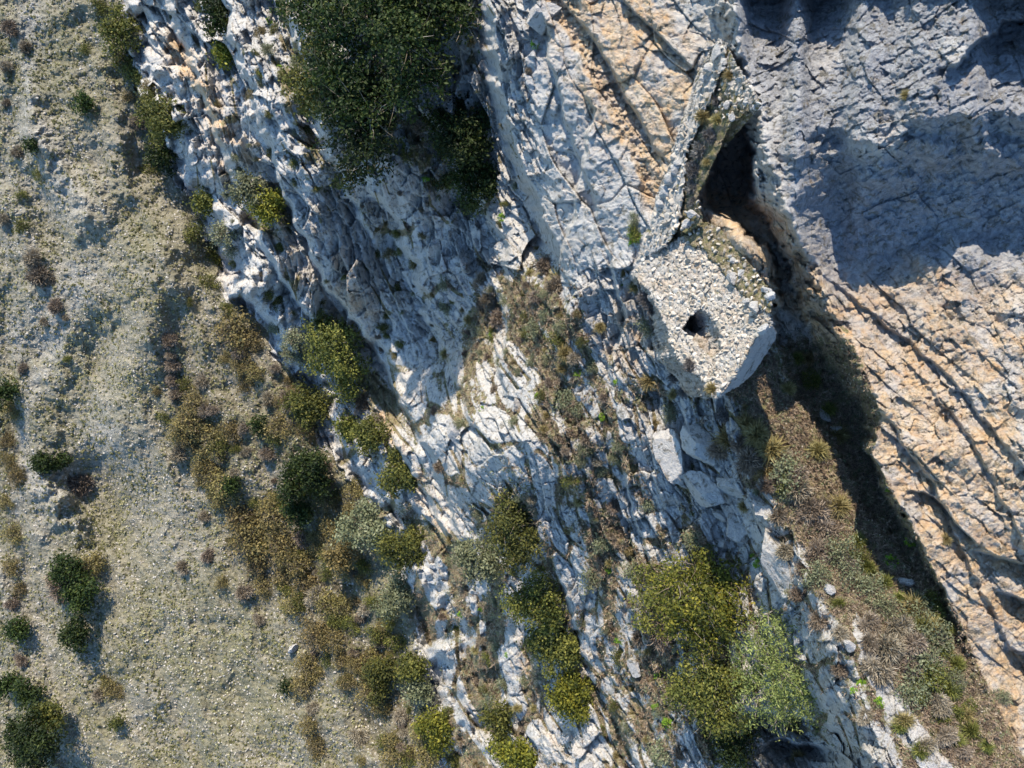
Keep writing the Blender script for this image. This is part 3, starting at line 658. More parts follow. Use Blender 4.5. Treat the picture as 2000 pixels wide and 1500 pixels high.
def slab_mesh(name, poly, dep, thick, rel, mat, parent=None, step=1.6, holes=(), maskfn=None):
    """sheet over the polygon at depth dep(u,v)-rel(u,v)*m/px, with real thickness straight down"""
    p = np.array(poly); us_ = np.arange(p[:, 0].min(), p[:, 0].max()+step, step); vs_ = np.arange(p[:, 1].min(), p[:, 1].max()+step, step)
    u, v = np.meshgrid(us_, vs_); wu = perlin(u/9, v/9, 301)*1.6+perlin(u/5, v/5, 303)*1.; wv = perlin(u/9, v/9, 302)*1.6
    cu = (u[:-1, :-1]+u[1:, 1:])/2+wu[:-1, :-1]; cv = (v[:-1, :-1]+v[1:, 1:])/2+wv[:-1, :-1]
    k = inside(cu, cv, poly)
    for h in holes: k &= ~inside(cu, cv, h)
    d = dep(u, v)-rel(u, v)*dep(u, v)/F; idx = np.arange(u.size).reshape(u.shape)
    q4 = np.stack([idx[:-1, :-1], idx[1:, :-1], idx[1:, 1:], idx[:-1, 1:]], -1)[k]
    used = np.unique(q4); rm = np.full(u.size, -1); rm[used] = np.arange(len(used)); f = rm[q4]; n = len(used)
    top_ = np.stack([(u-1000)/F*d, (750-v)/F*d, CAMZ-d], -1).reshape(-1, 3)[used]; bot = top_.copy()
    bot[:, 2] -= thick(u, v).ravel()[used] if callable(thick) else thick
    # boundary edges get a wall
    ed = np.concatenate([f[:, [0, 1]], f[:, [1, 2]], f[:, [2, 3]], f[:, [3, 0]]]); key = np.minimum(ed[:, 0], ed[:, 1])*n+np.maximum(ed[:, 0], ed[:, 1])
    un, inv, ct = np.unique(key, return_inverse=True, return_counts=True); bd_ = ed[ct[inv] == 1]
    bv = np.unique(bd_); loc = np.full(n, -1); loc[bv] = np.arange(len(bv)); B_ = top_[bv]; nb = len(bv)
    nr = np.zeros((nb, 2)); dx = top_[bd_[:, 1], :2]-top_[bd_[:, 0], :2]; en = np.stack([dx[:, 1], -dx[:, 0]], -1)
    np.add.at(nr, loc[bd_[:, 0]], en); np.add.at(nr, loc[bd_[:, 1]], en); nr = nr/np.maximum(np.linalg.norm(nr, axis=1, keepdims=True), 1e-9)
    th_ = (top_[bv, 2]-bot[bv, 2]); K = max(2, int(th_.max()/.07)); rings = []
    for k_ in range(1, K+1):
        z_ = B_[:, 2]-th_*k_/K; w_ = B_[:, 0]*.8-B_[:, 1]*.9
        o_ = facets(w_*100, z_*100, 26, 15, 399, 5, 7, 4, .2)*.01+perlin(w_*1.5, z_*1.5, 398)*.10
        rings.append(np.stack([B_[:, 0]+nr[:, 0]*o_, B_[:, 1]+nr[:, 1]*o_, z_], -1))
    sides = []; a0 = bd_[:, 0]; a1 = bd_[:, 1]
    for k_ in range(K):
        c0 = n+k_*nb+loc[bd_[:, 0]]; c1 = n+k_*nb+loc[bd_[:, 1]]; sides.append(np.stack([a1, a0, c0, c1], -1)); a0, a1 = c0, c1
    co = np.concatenate([top_]+rings); ff = np.concatenate([f]+sides)
    src = np.concatenate([np.arange(n)]+[bv]*K)
    me = mesh_np(name, co, ff, True)
    a = me.color_attributes.new('mask', 'FLOAT_COLOR', 'POINT'); cc = np.zeros((len(co), 4), np.float32); cc[:, 3] = 1
    if maskfn is not None:
        mk = [np.broadcast_to(x, u.shape).ravel()[used] for x in maskfn(u, v)]
        for j in range(3): cc[:, j] = mk[j][src]
    a.data.foreach_set('color', cc.ravel()); me.materials.append(mat)
    return link(name, me, parent)
def rubble(P, S, parent):
    for i in range(min(len(P), 95)):
        v, f = SHP[rnd.randrange(len(SHP))]; me = mesh_np('rubble_stone', v*S[i], f, False); set_tone(me, np.full((len(v), 2), rnd.random())); me.materials.append(STM)
        o = link('rubble_stone', me, parent); o.location = P[i]; o.rotation_euler = (rnd.uniform(0, 6), rnd.uniform(0, 6), rnd.uniform(0, 6))
def poly_points(poly, spacing, holes=(), jit=.3, skew=0.):
    p = np.array(poly); out = []; y = p[:, 1].min(); row = 0
    while y < p[:, 1].max():
        x = p[:, 0].min()+(row % 2)*spacing*.5
        while x < p[:, 0].max():
            a = x+rnd.uniform(-jit, jit)*spacing; b = y+rnd.uniform(-jit, jit)*spacing
            if inside(np.array([a]), np.array([b]), poly)[0] and not any(inside(np.array([a]), np.array([b]), h)[0] for h in holes): out.append((a, b))
            x += spacing*rnd.uniform(.85, 1.2)
        y += spacing*.86; row += 1
    return out

tower = link('ruined_tower', None); tower.location = (0, 0, 0)
tag(tower, 'ruined rubble-stone tower wall with a small window, built across the cleft', 'ruin')
FACE = [(1240, 540), (1262, 490), (1300, 470), (1345, 462), (1385, 470), (1420, 500), (1450, 540), (1480, 580), (1500, 600), (1507, 634), (1472, 664), (1450, 712), (1414, 763), (1398, 778), (1378, 762), (1368, 735), (1346, 718), (1320, 694), (1308, 655), (1290, 612), (1268, 570)]
HOLE = [(1331, 641), (1346, 620), (1366, 602), (1388, 612), (1404, 645), (1409, 680), (1391, 700), (1360, 672)]
face_d = lambda u, v: 21.6-(u-1390)*.019-(v-620)*.004
def face_rel(u, v): return facets(u*.6+v*.8, v*.6-u*.8, 13, 9, 311, 2.5, 2.5, 2.6, .3)+fbm(u/5, v/5, 2, 312)*.7+fbm(u/60, v/60, 2, 313)*1.5
def face_mask(u, v):
    lo = sm((1330-u+ (v-560)*.4)/50); return (.22+.25*fbm(u/30, v/30, 2, 314), .25*sm(fbm(u/20, v/20, 2, 315)), .0*u)
slab_mesh('masonry_core', FACE, lambda u, v: face_d(u, v)-.02, 3.2, face_rel, M_ROCK, tower, holes=[HOLE], maskfn=lambda u, v: (.35+.3*fbm(u/30, v/30, 2, 314), .35*sm(fbm(u/20, v/20, 2, 315)+.3), 0*u))
def facet_stones(pts, depf, rng, lift, flat=.75):
    P = []; S = []
    for a, b in pts:
        d = float(depf(a, b)); s = d/F; P.append(pt(a, b, d-lift*s)); r = rnd.uniform(*rng)*s; S.append((r*rnd.uniform(.8, 1.35), r*rnd.uniform(.7, 1.1), r*flat*rnd.uniform(.7, 1.1)))
    return np.array(P), np.array(S)
LOW = FACE
pp = [p_ for p_ in poly_points(LOW, 7.8, [HOLE], .4) if rnd.random() < .35+.65*min(1, max(0, (p_[0]-1275)/60))]
P1_, S1_ = facet_stones([p for p in pp], face_d, (3.2, 9.0), -.4, .6)
pp = poly_points([(1245, 538), (1262, 492), (1300, 472), (1312, 540), (1300, 600), (1275, 568)], 15, (), .4)
P_, S_ = facet_stones(pp[::2], face_d, (3.0, 5.5), .5, .6); stone_object('facing_stones', np.concatenate([P1_, P_]), np.concatenate([S1_, S_]), STM, tower)
# end wall turned away from the sun
EDG = [(1507, 634), (1516, 648), (1517, 660), (1501, 684), (1487, 707), (1468, 734), (1440, 757), (1405, 775), (1396, 780), (1414, 763), (1450, 712), (1472, 664)]
def end_d(u, v):
    n_ = ((u-1414)*(763-664)+(v-763)*(1472-1414))/math.hypot(99, 58)   # distance across the strip, to the lower right
    return face_d(u, v)+.05+np.clip(n_, 0, 60)*.062
slab_mesh('end_wall', EDG, end_d, 2.2, lambda u, v: facets(u, v, 16, 10, 321, 1.4, 2.0, 1, .15)+fbm(u/9, v/9, 3, 322)*1.2, M_ROCK, tower, maskfn=lambda u, v: (.10+0*u, 0*u, 0*u))
# window opening: a splayed sill and a jamb set back in the wall
sill = slab_mesh('window_sill', [(1320, 650), (1340, 646), (1362, 652), (1396, 676), (1392, 702), (1376, 704), (1330, 672)], lambda u, v: face_d(u, v)+.7, 1.0, lambda u, v: facets(u, v, 9, 7, 331, .8, 1, .6, .2), M_ROCK, tower, maskfn=lambda u, v: (.55+0*u, 0*u, 0*u))
slab_mesh('window_jamb', [(1358, 655), (1382, 630), (1404, 640), (1412, 672), (1396, 694), (1376, 690)], lambda u, v: face_d(u, v)+1.15, .8, lambda u, v: facets(u, v, 9, 7, 332, .8, 1, .6, .2), M_ROCK, tower, maskfn=lambda u, v: (.4+0*u, 0*u, 0*u))
# rubble head of the tower wall
RUB = [(1330, 455), (1375, 432), (1400, 440), (1425, 470), (1470, 520), (1500, 562), (1508, 590), (1505, 612), (1480, 600), (1440, 560), (1410, 525), (1380, 490), (1345, 470)]
rub_d = lambda u, v: face_d(u, v)-.12
slab_mesh('rubble_head', RUB, rub_d, 2.6, lambda u, v: facets(u, v, 12, 10, 341, 4, 3, 1, .2)+fbm(u/20, v/20, 2, 342)*3, M_ROCK, tower, maskfn=lambda u, v: (.2+0*u, .75+.3*fbm(u/14, v/14, 2, 343), 0*u))
P_, S_ = facet_stones(poly_points(RUB, 15, (), .45), rub_d, (3, 7.5), 2.5); rubble(P_, S_, tower)
for (a, b, r) in ((1432, 545, 15), (1448, 532, 11), (1497, 567, 11), (1503, 578, 12), (1474, 602, 17), (1458, 590, 10), (1492, 645, 14), (1430, 510, 9), (1375, 700, 0)):
    if not r: continue
    d_ = float(rub_d(a, b)); s_ = d_/F; me = None
    sh, f = rock_shape(4, 10, (.45, .8), .06); sh = sh*[r*s_*1.1, r*s_*.85, r*s_*.7]; me = mesh_np('capstone', sh, f, True); set_tone(me, np.full((len(sh), 2), .7)); me.materials.append(M_ROCK)
    o = link('capstone', me, tower); o.location = pt(a, b, d_-r*.3*s_); o.rotation_euler = (0, 0, rnd.uniform(-1, 1))

# the long rampart running up to the rock
ramp_ = link('rampart_wall', None); tag(ramp_, 'long straight rampart wall of old mortared stone climbing from the tower to the rock above', 'ruin')
STRIP = [(1404, 74), (1420, 84), (1414, 122), (1400, 165), (1380, 205), (1362, 255), (1340, 300), (1338, 345), (1330, 400), (1322, 452), (1300, 480), (1262, 500), (1238, 545), (1234, 535), (1262, 452), (1310, 315), (1352, 205), (1378, 140), (1392, 100)]
rp_d = plane_fit([(1395, 78, 21.0), (1352, 195, 22.0), (1330, 255, 22.5), (1308, 315, 23.0), (1285, 385, 23.5), (1262, 452, 24.1), (1236, 540, 25.2), (1422, 90, 20.2), (1402, 160, 20.8), (1380, 210, 21.2), (1360, 262, 21.6), (1342, 320, 22.1), (1336, 385, 22.5), (1325, 440, 23.0), (1300, 478, 23.7), (1262, 500, 24.6)])
slab_mesh('wall_face', STRIP, rp_d, 2.6, lambda u, v: facets(u, v, 24, 18, 351, 1.5, 2.0, .8, .08)+fbm(u/8, v/8, 3, 352)*1.0, M_ROCK, ramp_, maskfn=lambda u, v: (.15+0*u, .45*sm(fbm(u/20, v/20, 2, 353)+.3), 0*u))
R2 = [p_ for p_ in poly_points(STRIP, 12, (), .45)]
P_, S_ = facet_stones(R2, rp_d, (4.5, 10.5), .3, .5); stone_object('facing_stones', P_, S_, STM, ramp_)
FILL = [(1418, 84), (1440, 130), (1470, 170), (1488, 205), (1462, 218), (1436, 236), (1417, 262), (1402, 300), (1378, 350), (1360, 388), (1372, 420), (1372, 438), (1330, 458), (1328, 400), (1338, 345), (1340, 300), (1362, 255), (1380, 205), (1400, 165), (1414, 122)]
fl_d = lambda u, v: rp_d(u, v)+.28+np.clip(u-1400, 0, 90)*(-.006)
slab_mesh('earth_fill', FILL, fl_d, 3.2, lambda u, v: facets(u, v, 15, 12, 361, 5, 4, 1, .2)+fbm(u/30, v/30, 2, 362)*5, M_ROCK, ramp_, maskfn=lambda u, v: (.25+0*u, .85+.2*fbm(u/14, v/14, 2, 363)-.5*sm((250-v)/80)*sm((u-1400)/40), 0*u))
P_, S_ = facet_stones(poly_points([(1410, 110), (1440, 130), (1470, 170), (1484, 203), (1462, 216), (1436, 234), (1420, 250), (1395, 240), (1395, 170)], 13, (), .4), fl_d, (3, 7), 2.5); rubble(P_[:55], S_[:55], ramp_)
P_, S_ = facet_stones(poly_points([(1332, 385), (1366, 392), (1374, 425), (1368, 440), (1325, 450)], 14, (), .4), fl_d, (4, 8), 2.5); rubble(P_[:40], S_[:40], ramp_)
for (a, b, rx, ry, rz) in ((1402, 100, 15, 22, -15), (1386, 135, 13, 13, 10), (1414, 120, 8, 8, 0), (1378, 153, 13, 8, 10), (1413, 133, 7, 6, 0), (1321, 330, 14, 13, 20), (1311, 350, 15, 14, 10), (1300, 375, 15, 15, -10), (1327, 318, 12, 8, 0), (1290, 400, 13, 12, 0), (1352, 418, 12, 9, 0), (1340, 436, 12, 10, 0), (1420, 205, 12, 8, 40), (1430, 228, 12, 9, 40), (1462, 200, 12, 11, 0), (1478, 208, 11, 10, 0), (1446, 155, 10, 8, 0)):
    d_ = float(rp_d(a, b)); s_ = d_/F
    sh, f = rock_shape(4, 10, (.5, .85), .05); sh = sh*[rx*s_, ry*s_, .65*min(rx, ry)*s_]; me = mesh_np('capstone', sh, f, True); set_tone(me, np.full((len(sh), 2), rnd.random())); me.materials.append(M_ROCK)
    o = link('capstone', me, ramp_); o.location = pt(a, b, d_-.2*min(rx, ry)*s_); o.rotation_euler = (0, 0, math.radians(rz))

# ------------------------------------------------------------------ boulders
for (u, v, rx, ry, rz, lab) in (
    (882, 75, 34, 52, 8, 'tall pale block wedged beside the biggest dark tree'),
    (1058, 38, 42, 30, 15, 'dark faced boulder in a grassy notch at the top edge'),
    (712, 695, 18, 22, 0, 'small pale boulder right of the yellow-green tree over the dark cleft'),
    (886, 842, 16, 32, 20, 'upright pale boulder standing in a hollow of the middle cliff'),
    (1524, 1100, 42, 88, 28, 'long white slab lying on the ledge above the juniper'),
    (1437, 950, 34, 32, 20, 'pale rounded boulder under the straw tussocks'),
    (1442, 1028, 24, 26, 15, 'grey cut block below the rounded boulder'),
    (1490, 1000, 26, 26, 10, 'pale block right of the grey cut block'),
    (1412, 1062, 14, 14, 0, 'small grey stone at the foot of the grey cut block'),
    (1405, 1005, 20, 12, -30, 'flat pale stone left of the grey cut block'),
    (1362, 870, 30, 46, 12, 'broad white slab left of the straw tussocks'),
    (1315, 900, 28, 60, 20, 'long white rib-like slab left of the broad one'),
    (1375, 960, 30, 44, 35, 'white slab under the broad one, tilted to the lower right'),
    (1238, 1298, 15, 22, 25, 'white boulder with a green plant under it, left of the open-crowned olive'),
    (1012, 790, 17, 13, 0, 'knobbly pale boulder jutting from the middle of the cliff'),
    (570, 1268, 11, 9, 30, 'single pale rock in the hillside scrub'),
    (1132, 1465, 16, 14, 0, 'grey block in a crack at the bottom edge'),
    (1150, 1490, 18, 12, 20, 'wide grey block at the bottom edge crack'),
    (1110, 1440, 14, 11, 40, 'dark block at the top of the bottom edge crack'),
    (1618, 1150, 12, 10, 0, 'small white rock in dry grass right of the long slab'),
    (1765, 1135, 16, 11, 0, 'white rock at the tip of the great shadow'),
    (1660, 1260, 13, 12, 0, 'crumbling white rock at the head of the pale rib'),
    (1612, 812, 18, 9, -35, 'upper pale rock lying in the deep shade of the wall'),
    (1634, 838, 12, 8, -25, 'lower pale rock lying in the deep shade of the wall')):
    boulder(u, v, rx, ry, lab, rz)

# ------------------------------------------------------------------ trees, each with a crown of its own
def px_tree(name, u, v, ax, ay, kind, label, nleaf=4500, leaf=2.6, nl=6, up=.75, group='evergreen trees rooted in the cliff', twigs=0, cat='tree', lobes=None, rot=0, **kw):
    """crown of half-widths ax, ay pixels seen at (u, v)"""
    ax *= 1.12; ay *= 1.12; nleaf = int(nleaf*1.15); s = mpp(u, v); r = min(ax, ay)*s
    h = r*up+.2*max(ax, ay)*s
    a, b = solve(u, v, h); g_ = ground(a, b)
    L = lobes or [(x, y, z, q_) for x, y, z, q_ in lobes_for(ax*s, ay*s, r*.7, nl)]
    if lobes: L = [(x*s*1.12, -y*s*1.12, z*s, q_*s*1.12) for x, y, z, q_ in lobes]
    o = make_tree(name, L, nleaf, leaf*s, VM[kind], h, twigs=twigs, **kw)
    o.location = g_; o.rotation_euler = (0, 0, math.radians(rot))
    return tag(o, label, cat, group)
T = px_tree
# top of the picture
T('evergreen_tree', 750, 65, 150, 110, 'dark', 'biggest dark evergreen tree, spreading over the cliff at the top edge', 24000, 3.4, lobes=[(40, 20, 30, 40), (-70, 0, 25, 34), (60, -60, 32, 36), (-20, -50, 28, 40), (-90, 60, 6, 26), (130, -20, 10, 26), (20, 100, -6, 28), (-130, -90, 6, 30), (150, -95, 0, 40), (-140, -30, -5, 30), (-60, -130, 0, 60), (-60, 110, -18, 38), (-25, 130, -20, 25), (85, 60, -20, 30), (0, 0, 0, 62), (-85, -20, 0, 46), (80, -30, 0, 50), (-60, 60, -15, 42), (40, 70, -10, 44), (-110, -60, 0, 40), (10, -80, 0, 60), (100, -80, 0, 45)], twigs=300)
T('evergreen_tree', 690, 235, 75, 90, 'dark', 'dark evergreen tree hanging just below the biggest one', 9000, 3.3, lobes=[(0, 0, 0, 55), (-35, -60, -6, 45), (20, 55, -10, 38), (30, -45, -5, 45), (-10, 85, -16, 24), (35, 20, 0, 35)], twigs=200)
T('evergreen_tree', 612, 150, 40, 60, 'olive', 'olive crown with bare twigs at the left side of the biggest dark tree', 3600, 3.0, twigs=250)
T('evergreen_tree', 905, 265, 62, 70, 'dark', 'blackish green tree in the shaded gully left of the grey step', 6500, 3.0)
T('evergreen_tree', 928, 345, 45, 50, 'dark', 'lowest dark crown in the shaded gully, above the brushy ledge', 3600, 3.0)
T('evergreen_tree', 425, 20, 26, 34, 'dark', 'small dark tree at the top edge on the upper cliff', 2200, 2.8)
T('evergreen_tree', 441, 103, 20, 22, 'yellow', 'yellow-green bush-like tree alone on the grey upper cliff', 1500, 2.6)
T('evergreen_tree', 235, 65, 32, 42, 'olive', 'olive tree at the cliff foot close to the top left', 2600, 2.5)
T('evergreen_tree', 322, 232, 40, 46, 'olive', 'rounded olive tree leaning out from the cliff foot in the upper left', 4200, 2.6)
T('evergreen_tree', 315, 300, 26, 34, 'dark', 'dark green tree just below the rounded olive one at the upper cliff foot', 2400, 2.6)
T('evergreen_tree', 485, 372, 34, 26, 'sage', 'grey-green tree on a ledge of the left cliff, beside a yellow one', 2200, 2.6)
T('evergreen_tree', 520, 405, 24, 32, 'yellow', 'bright yellow-green tree on a ledge of the left cliff', 2200, 2.6)
T('evergreen_tree', 400, 398, 17, 22, 'olive', 'small olive tree at the left cliff foot above grey shrubs', 1300, 2.4)
T('evergreen_tree', 655, 675, 48, 50, 'olive', 'large yellow-green tree standing in front of the dark cleft on the left cliff', 6500, 2.6, lobes=[(0, 0, 0, 38), (-25, -20, -5, 26), (18, 40, -5, 32), (12, 75, -12, 22), (-30, 25, -10, 22)])
T('evergreen_tree', 608, 792, 36, 36, 'olive', 'olive tree with its crown over the cliff foot, below the yellow-green tree', 3300, 2.5)
T('evergreen_tree', 680, 838, 20, 28, 'olive', 'narrow olive tree left of a wider twin on the lower cliff foot', 1700, 2.5)
T('evergreen_tree', 722, 846, 30, 34, 'olive', 'wider olive tree on a rib just right of its narrow twin', 2800, 2.5)
T('evergreen_tree', 780, 925, 36, 34, 'olive', 'yellow-olive tree against a blue shaded rock band', 3300, 2.6, lobes=[(0, 0, 0, 26), (-8, -34, -4, 13), (22, 4, -6, 22), (-18, 12, -6, 20)])
T('evergreen_tree', 592, 930, 44, 42, 'dark', 'thick dark green tree among brown scrub below the cliff foot', 5200, 2.6)
T('evergreen_tree', 582, 1000, 24, 28, 'dark', 'small dark green tree touching the thick one from below', 1900, 2.5)
T('evergreen_tree', 803, 1065, 46, 44, 'olive', 'olive tree hanging over the middle of the cliff foot', 4600, 2.6)
T('evergreen_tree', 718, 1035, 42, 36, 'sage', 'sage-green tree left of the olive tree at the middle cliff foot', 3800, 2.6)
T('evergreen_tree', 775, 1165, 30, 38, 'sage', 'grey-green tree below the olive tree at the middle cliff foot', 2900, 2.6)
T('evergreen_tree', 668, 1085, 26, 28, 'scrub', 'brownish tree beside the sage-green tree', 2000, 2.5)
T('evergreen_tree', 1003, 1025, 40, 62, 'olive', 'tall oval olive tree standing on the white rock in the middle', 6800, 2.6, lobes=[(0, 0, 0, 38), (4, -45, -5, 25), (10, 35, -5, 36), (-18, 10, -6, 30), (5, 62, -12, 24)], twigs=120)
T('evergreen_tree', 945, 1100, 50, 42, 'sage', 'thin crowned tree with bare purplish branches left of the oval olive tree', 3800, 2.6, twigs=420, outer=10)
T('evergreen_tree', 1050, 1175, 58, 50, 'olive', 'upper crown of the olive trio running down the white rock', 5600, 2.6, twigs=160)
T('evergreen_tree', 1085, 1262, 42, 52, 'olive', 'middle crown of the olive trio running down the white rock', 5000, 2.6)
T('evergreen_tree', 1115, 1355, 38, 48, 'yellow', 'lowest and yellowest crown of the trio, with a dark side', 4600, 2.6)
T('evergreen_tree', 1372, 1178, 72, 78, 'yellow', 'large yellow-flowered looking tree right of the middle bottom', 10000, 2.9, twigs=250, lobes=[(0, 0, 0, 55), (-40, -35, -5, 38), (38, -30, -5, 38), (40, 25, -5, 40), (-35, 30, -8, 40), (0, 62, -12, 30), (-5, -60, -10, 26)])
T('evergreen_tree', 1272, 1165, 38, 60, 'olive', 'sparse twiggy crown on the left of the large yellow tree', 2600, 2.7, twigs=600, outer=10)
T('evergreen_tree', 1385, 1345, 66, 68, 'olive', 'wide open-crowned olive tree between the large yellow tree and the juniper', 8200, 2.7, nl=8, twigs=300)
T('juniper_tree', 1530, 1315, 92, 88, 'juniper', 'pale grey-green juniper with bare white branches near the bottom', 10500, 2.8, lobes=[(0, 0, 0, 55), (-10, -65, -6, 38), (-50, -20, -6, 40), (50, -10, -6, 42), (45, 40, -8, 38), (-35, 45, -8, 42), (5, 70, -12, 34), (80, 20, -16, 26), (-20, -92, -12, 16)], outer=8, aspect=.3, sprig=20, group=None)
T('evergreen_tree', 1012, 1478, 48, 32, 'yellow', 'yellow-green tree at the bottom edge under the grey shrubs', 3600, 2.7)
T('evergreen_tree', 972, 1405, 24, 36, 'olive', 'narrow olive tree just above the yellow-green tree of the bottom edge', 1900, 2.6)
T('evergreen_tree', 852, 1428, 28, 42, 'yellow', 'yellow-green tree at the cliff foot near the bottom edge', 3000, 2.5)
T('evergreen_tree', 806, 1300, 26, 30, 'olive', 'olive tree left of the lower cliff foot above a sage one', 2000, 2.5)
T('evergreen_tree', 812, 1350, 22, 24, 'sage', 'sage-green tree below its olive neighbour at the lower cliff foot', 1600, 2.5)
T('evergreen_tree', 740, 1320, 30, 46, 'olive', 'tall olive-brown tree in the scrub left of the lower cliff foot', 2900, 2.5)
T('evergreen_tree', 1430, 1462, 46, 34, 'dark', 'dark tree in the shaded hole at the bottom, under the open-crowned olive', 2800, 2.7, twigs=160)
# hillside trees
H_ = 'scattered trees on the stony hillside'
T('hillside_tree', 60, 1440, 52, 52, 'dark', 'largest dark round tree of the hillside, in the bottom left corner', 6200, 2.6, group=H_, up=.9)
T('hillside_tree', 96, 1398, 28, 26, 'olive', 'olive round tree joined to the largest one in the bottom left corner', 2400, 2.5, group=H_, up=.9)
T('hillside_tree', 18, 1335, 18, 15, 'dark', 'small dark tree at the left edge above the bottom corner', 1100, 2.5, group=H_, up=.9)
T('hillside_tree', 52, 1352, 19, 17, 'dark', 'dark tree just right of the small one at the left edge', 1200, 2.5, group=H_, up=.9)
T('hillside_tree', 33, 1230, 17, 17, 'dark', 'lone dark round tree near the left edge with a shadow below it', 1200, 2.5, group=H_, up=.9)
T('hillside_tree', 130, 1110, 27, 24, 'dark', 'dark tree at the upper end of the isolated hillside clump', 2200, 2.5, group=H_, up=1.0)
T('hillside_tree', 160, 1160, 24, 36, 'dark', 'dark tall tree in the middle of the isolated hillside clump', 2200, 2.5, group=H_, up=1.0)
T('hillside_tree', 150, 1240, 25, 23, 'dark', 'dark round tree at the lower end of the isolated hillside clump', 2000, 2.5, group=H_, up=1.0)
T('hillside_tree', 85, 905, 22, 15, 'dark', 'flat dark tree on the top of the rock outcrop at far left', 1300, 2.5, group=H_, up=.9)
T('hillside_tree', 120, 898, 12, 11, 'dark', 'tiny dark tree right of the flat one on the outcrop', 600, 2.4, group=H_, up=.9)
T('hillside_tree', 163, 200, 13, 13, 'dark', 'dark green half of a lone shrub pair high on the hillside', 800, 2.4, group=H_, up=.9)
T('hillside_tree', 62, 284, 9, 11, 'dark', 'small dark tree beside a brown shrub in the upper left hillside', 500, 2.4, group=H_, up=.9)
T('hillside_tree', 557, 1342, 7, 10, 'dark', 'small dark conifer-like bush alone on the lower hillside', 400, 2.3, group=H_, up=.9)
T('hillside_tree', 228, 1412, 9, 9, 'olive', 'small olive bush alone near the bottom of the hillside', 400, 2.3, group=H_, up=.9)
T('hillside_tree', 508, 830, 14, 13, 'dark', 'small dark green tree among the upper brown scrub', 800, 2.4, group=H_, up=.8)
T('hillside_tree', 452, 950, 14, 12, 'dark', 'small dark green tree at the right of a brown shrub pair on the hillside', 800, 2.4, group=H_, up=.8)
T('hillside_tree', 8, 770, 16, 24, 'dark', 'dark tree cut by the left edge halfway down', 1100, 2.4, group=H_, up=.9)

# ------------------------------------------------------------------ shrubs: one of each kind, then copies
def kinds(maker, n): return [maker() for _ in range(n)]
PROTO = {
 'scrub': kinds(lambda: make_dome('scrub_bush', VM['scrub'], n=1500, size=.065, twig=260), 3),
 'bare': kinds(lambda: make_twiggy('bare_bush', VM['bare'], 2200, .020), 3),
 'grey': kinds(lambda: make_twiggy('heath_bush', VM['grey'], 2400, .020), 2),
 'olive': kinds(lambda: make_dome('olive_bush', VM['olive'], n=1300, size=.07, twig=120), 3),
 'sage': kinds(lambda: make_dome('sage_bush', VM['sage'], n=1300, size=.065, twig=200), 3),
 'straw': kinds(lambda: make_tuft('grass_tussock', VM['straw']), 3),
 'grass': kinds(lambda: make_tuft('green_tussock', VM['grass'], 700), 2),
 'bright': kinds(lambda: make_rosette('spurge_plant', VM['bright']), 3),
}
USED = set()
CATS = dict(grass='grass tussock', scrub='bush', bare='bush', grey='bush', olive='bush', sage='bush', straw='grass tussock', bright='plant')
def shrub(kind, u, v, r, label, group=None, sz=1.0, lift=.0):
    p = PROTO[kind][rnd.randrange(len(PROTO[kind]))]
    if p.name in USED: o = copy_tree(p)
    else: o = p; USED.add(p.name)
    s = r*mpp(u, v)*(1.45 if u < 900 and kind in ('scrub', 'bare', 'olive') else 1.2)
    a, b = solve(u, v, s*.35); g_ = ground(a, b)
    for poly_, dep_ in ((FILL, fl_d), (STRIP, rp_d), (RUB, rub_d), (FACE, face_d)):
        if inside(np.array([float(u)]), np.array([float(v)]), poly_)[0]: g_ = pt(u, v, float(dep_(u, v))); break
    o.location = g_+Vector((0, 0, lift*s)); o.rotation_euler = (rnd.uniform(-.15, .15), rnd.uniform(-.15, .15), rnd.uniform(0, 6.28)); o.scale = (s*rnd.uniform(.85, 1.15), s*rnd.uniform(.85, 1.15), s*sz)
    return tag(o, label, CATS[kind], group)
DES = dict(grass='olive-green grass tussock', scrub='bronze-brown rounded bush', bare='leafless grey-brown twiggy bush', grey='grey dry heath bush', olive='small olive-green bush', sage='small grey-green bush', straw='straw-coloured grass tussock', bright='bright green leafy plant')
GH = 'scrub bushes on the hillside below the cliff'
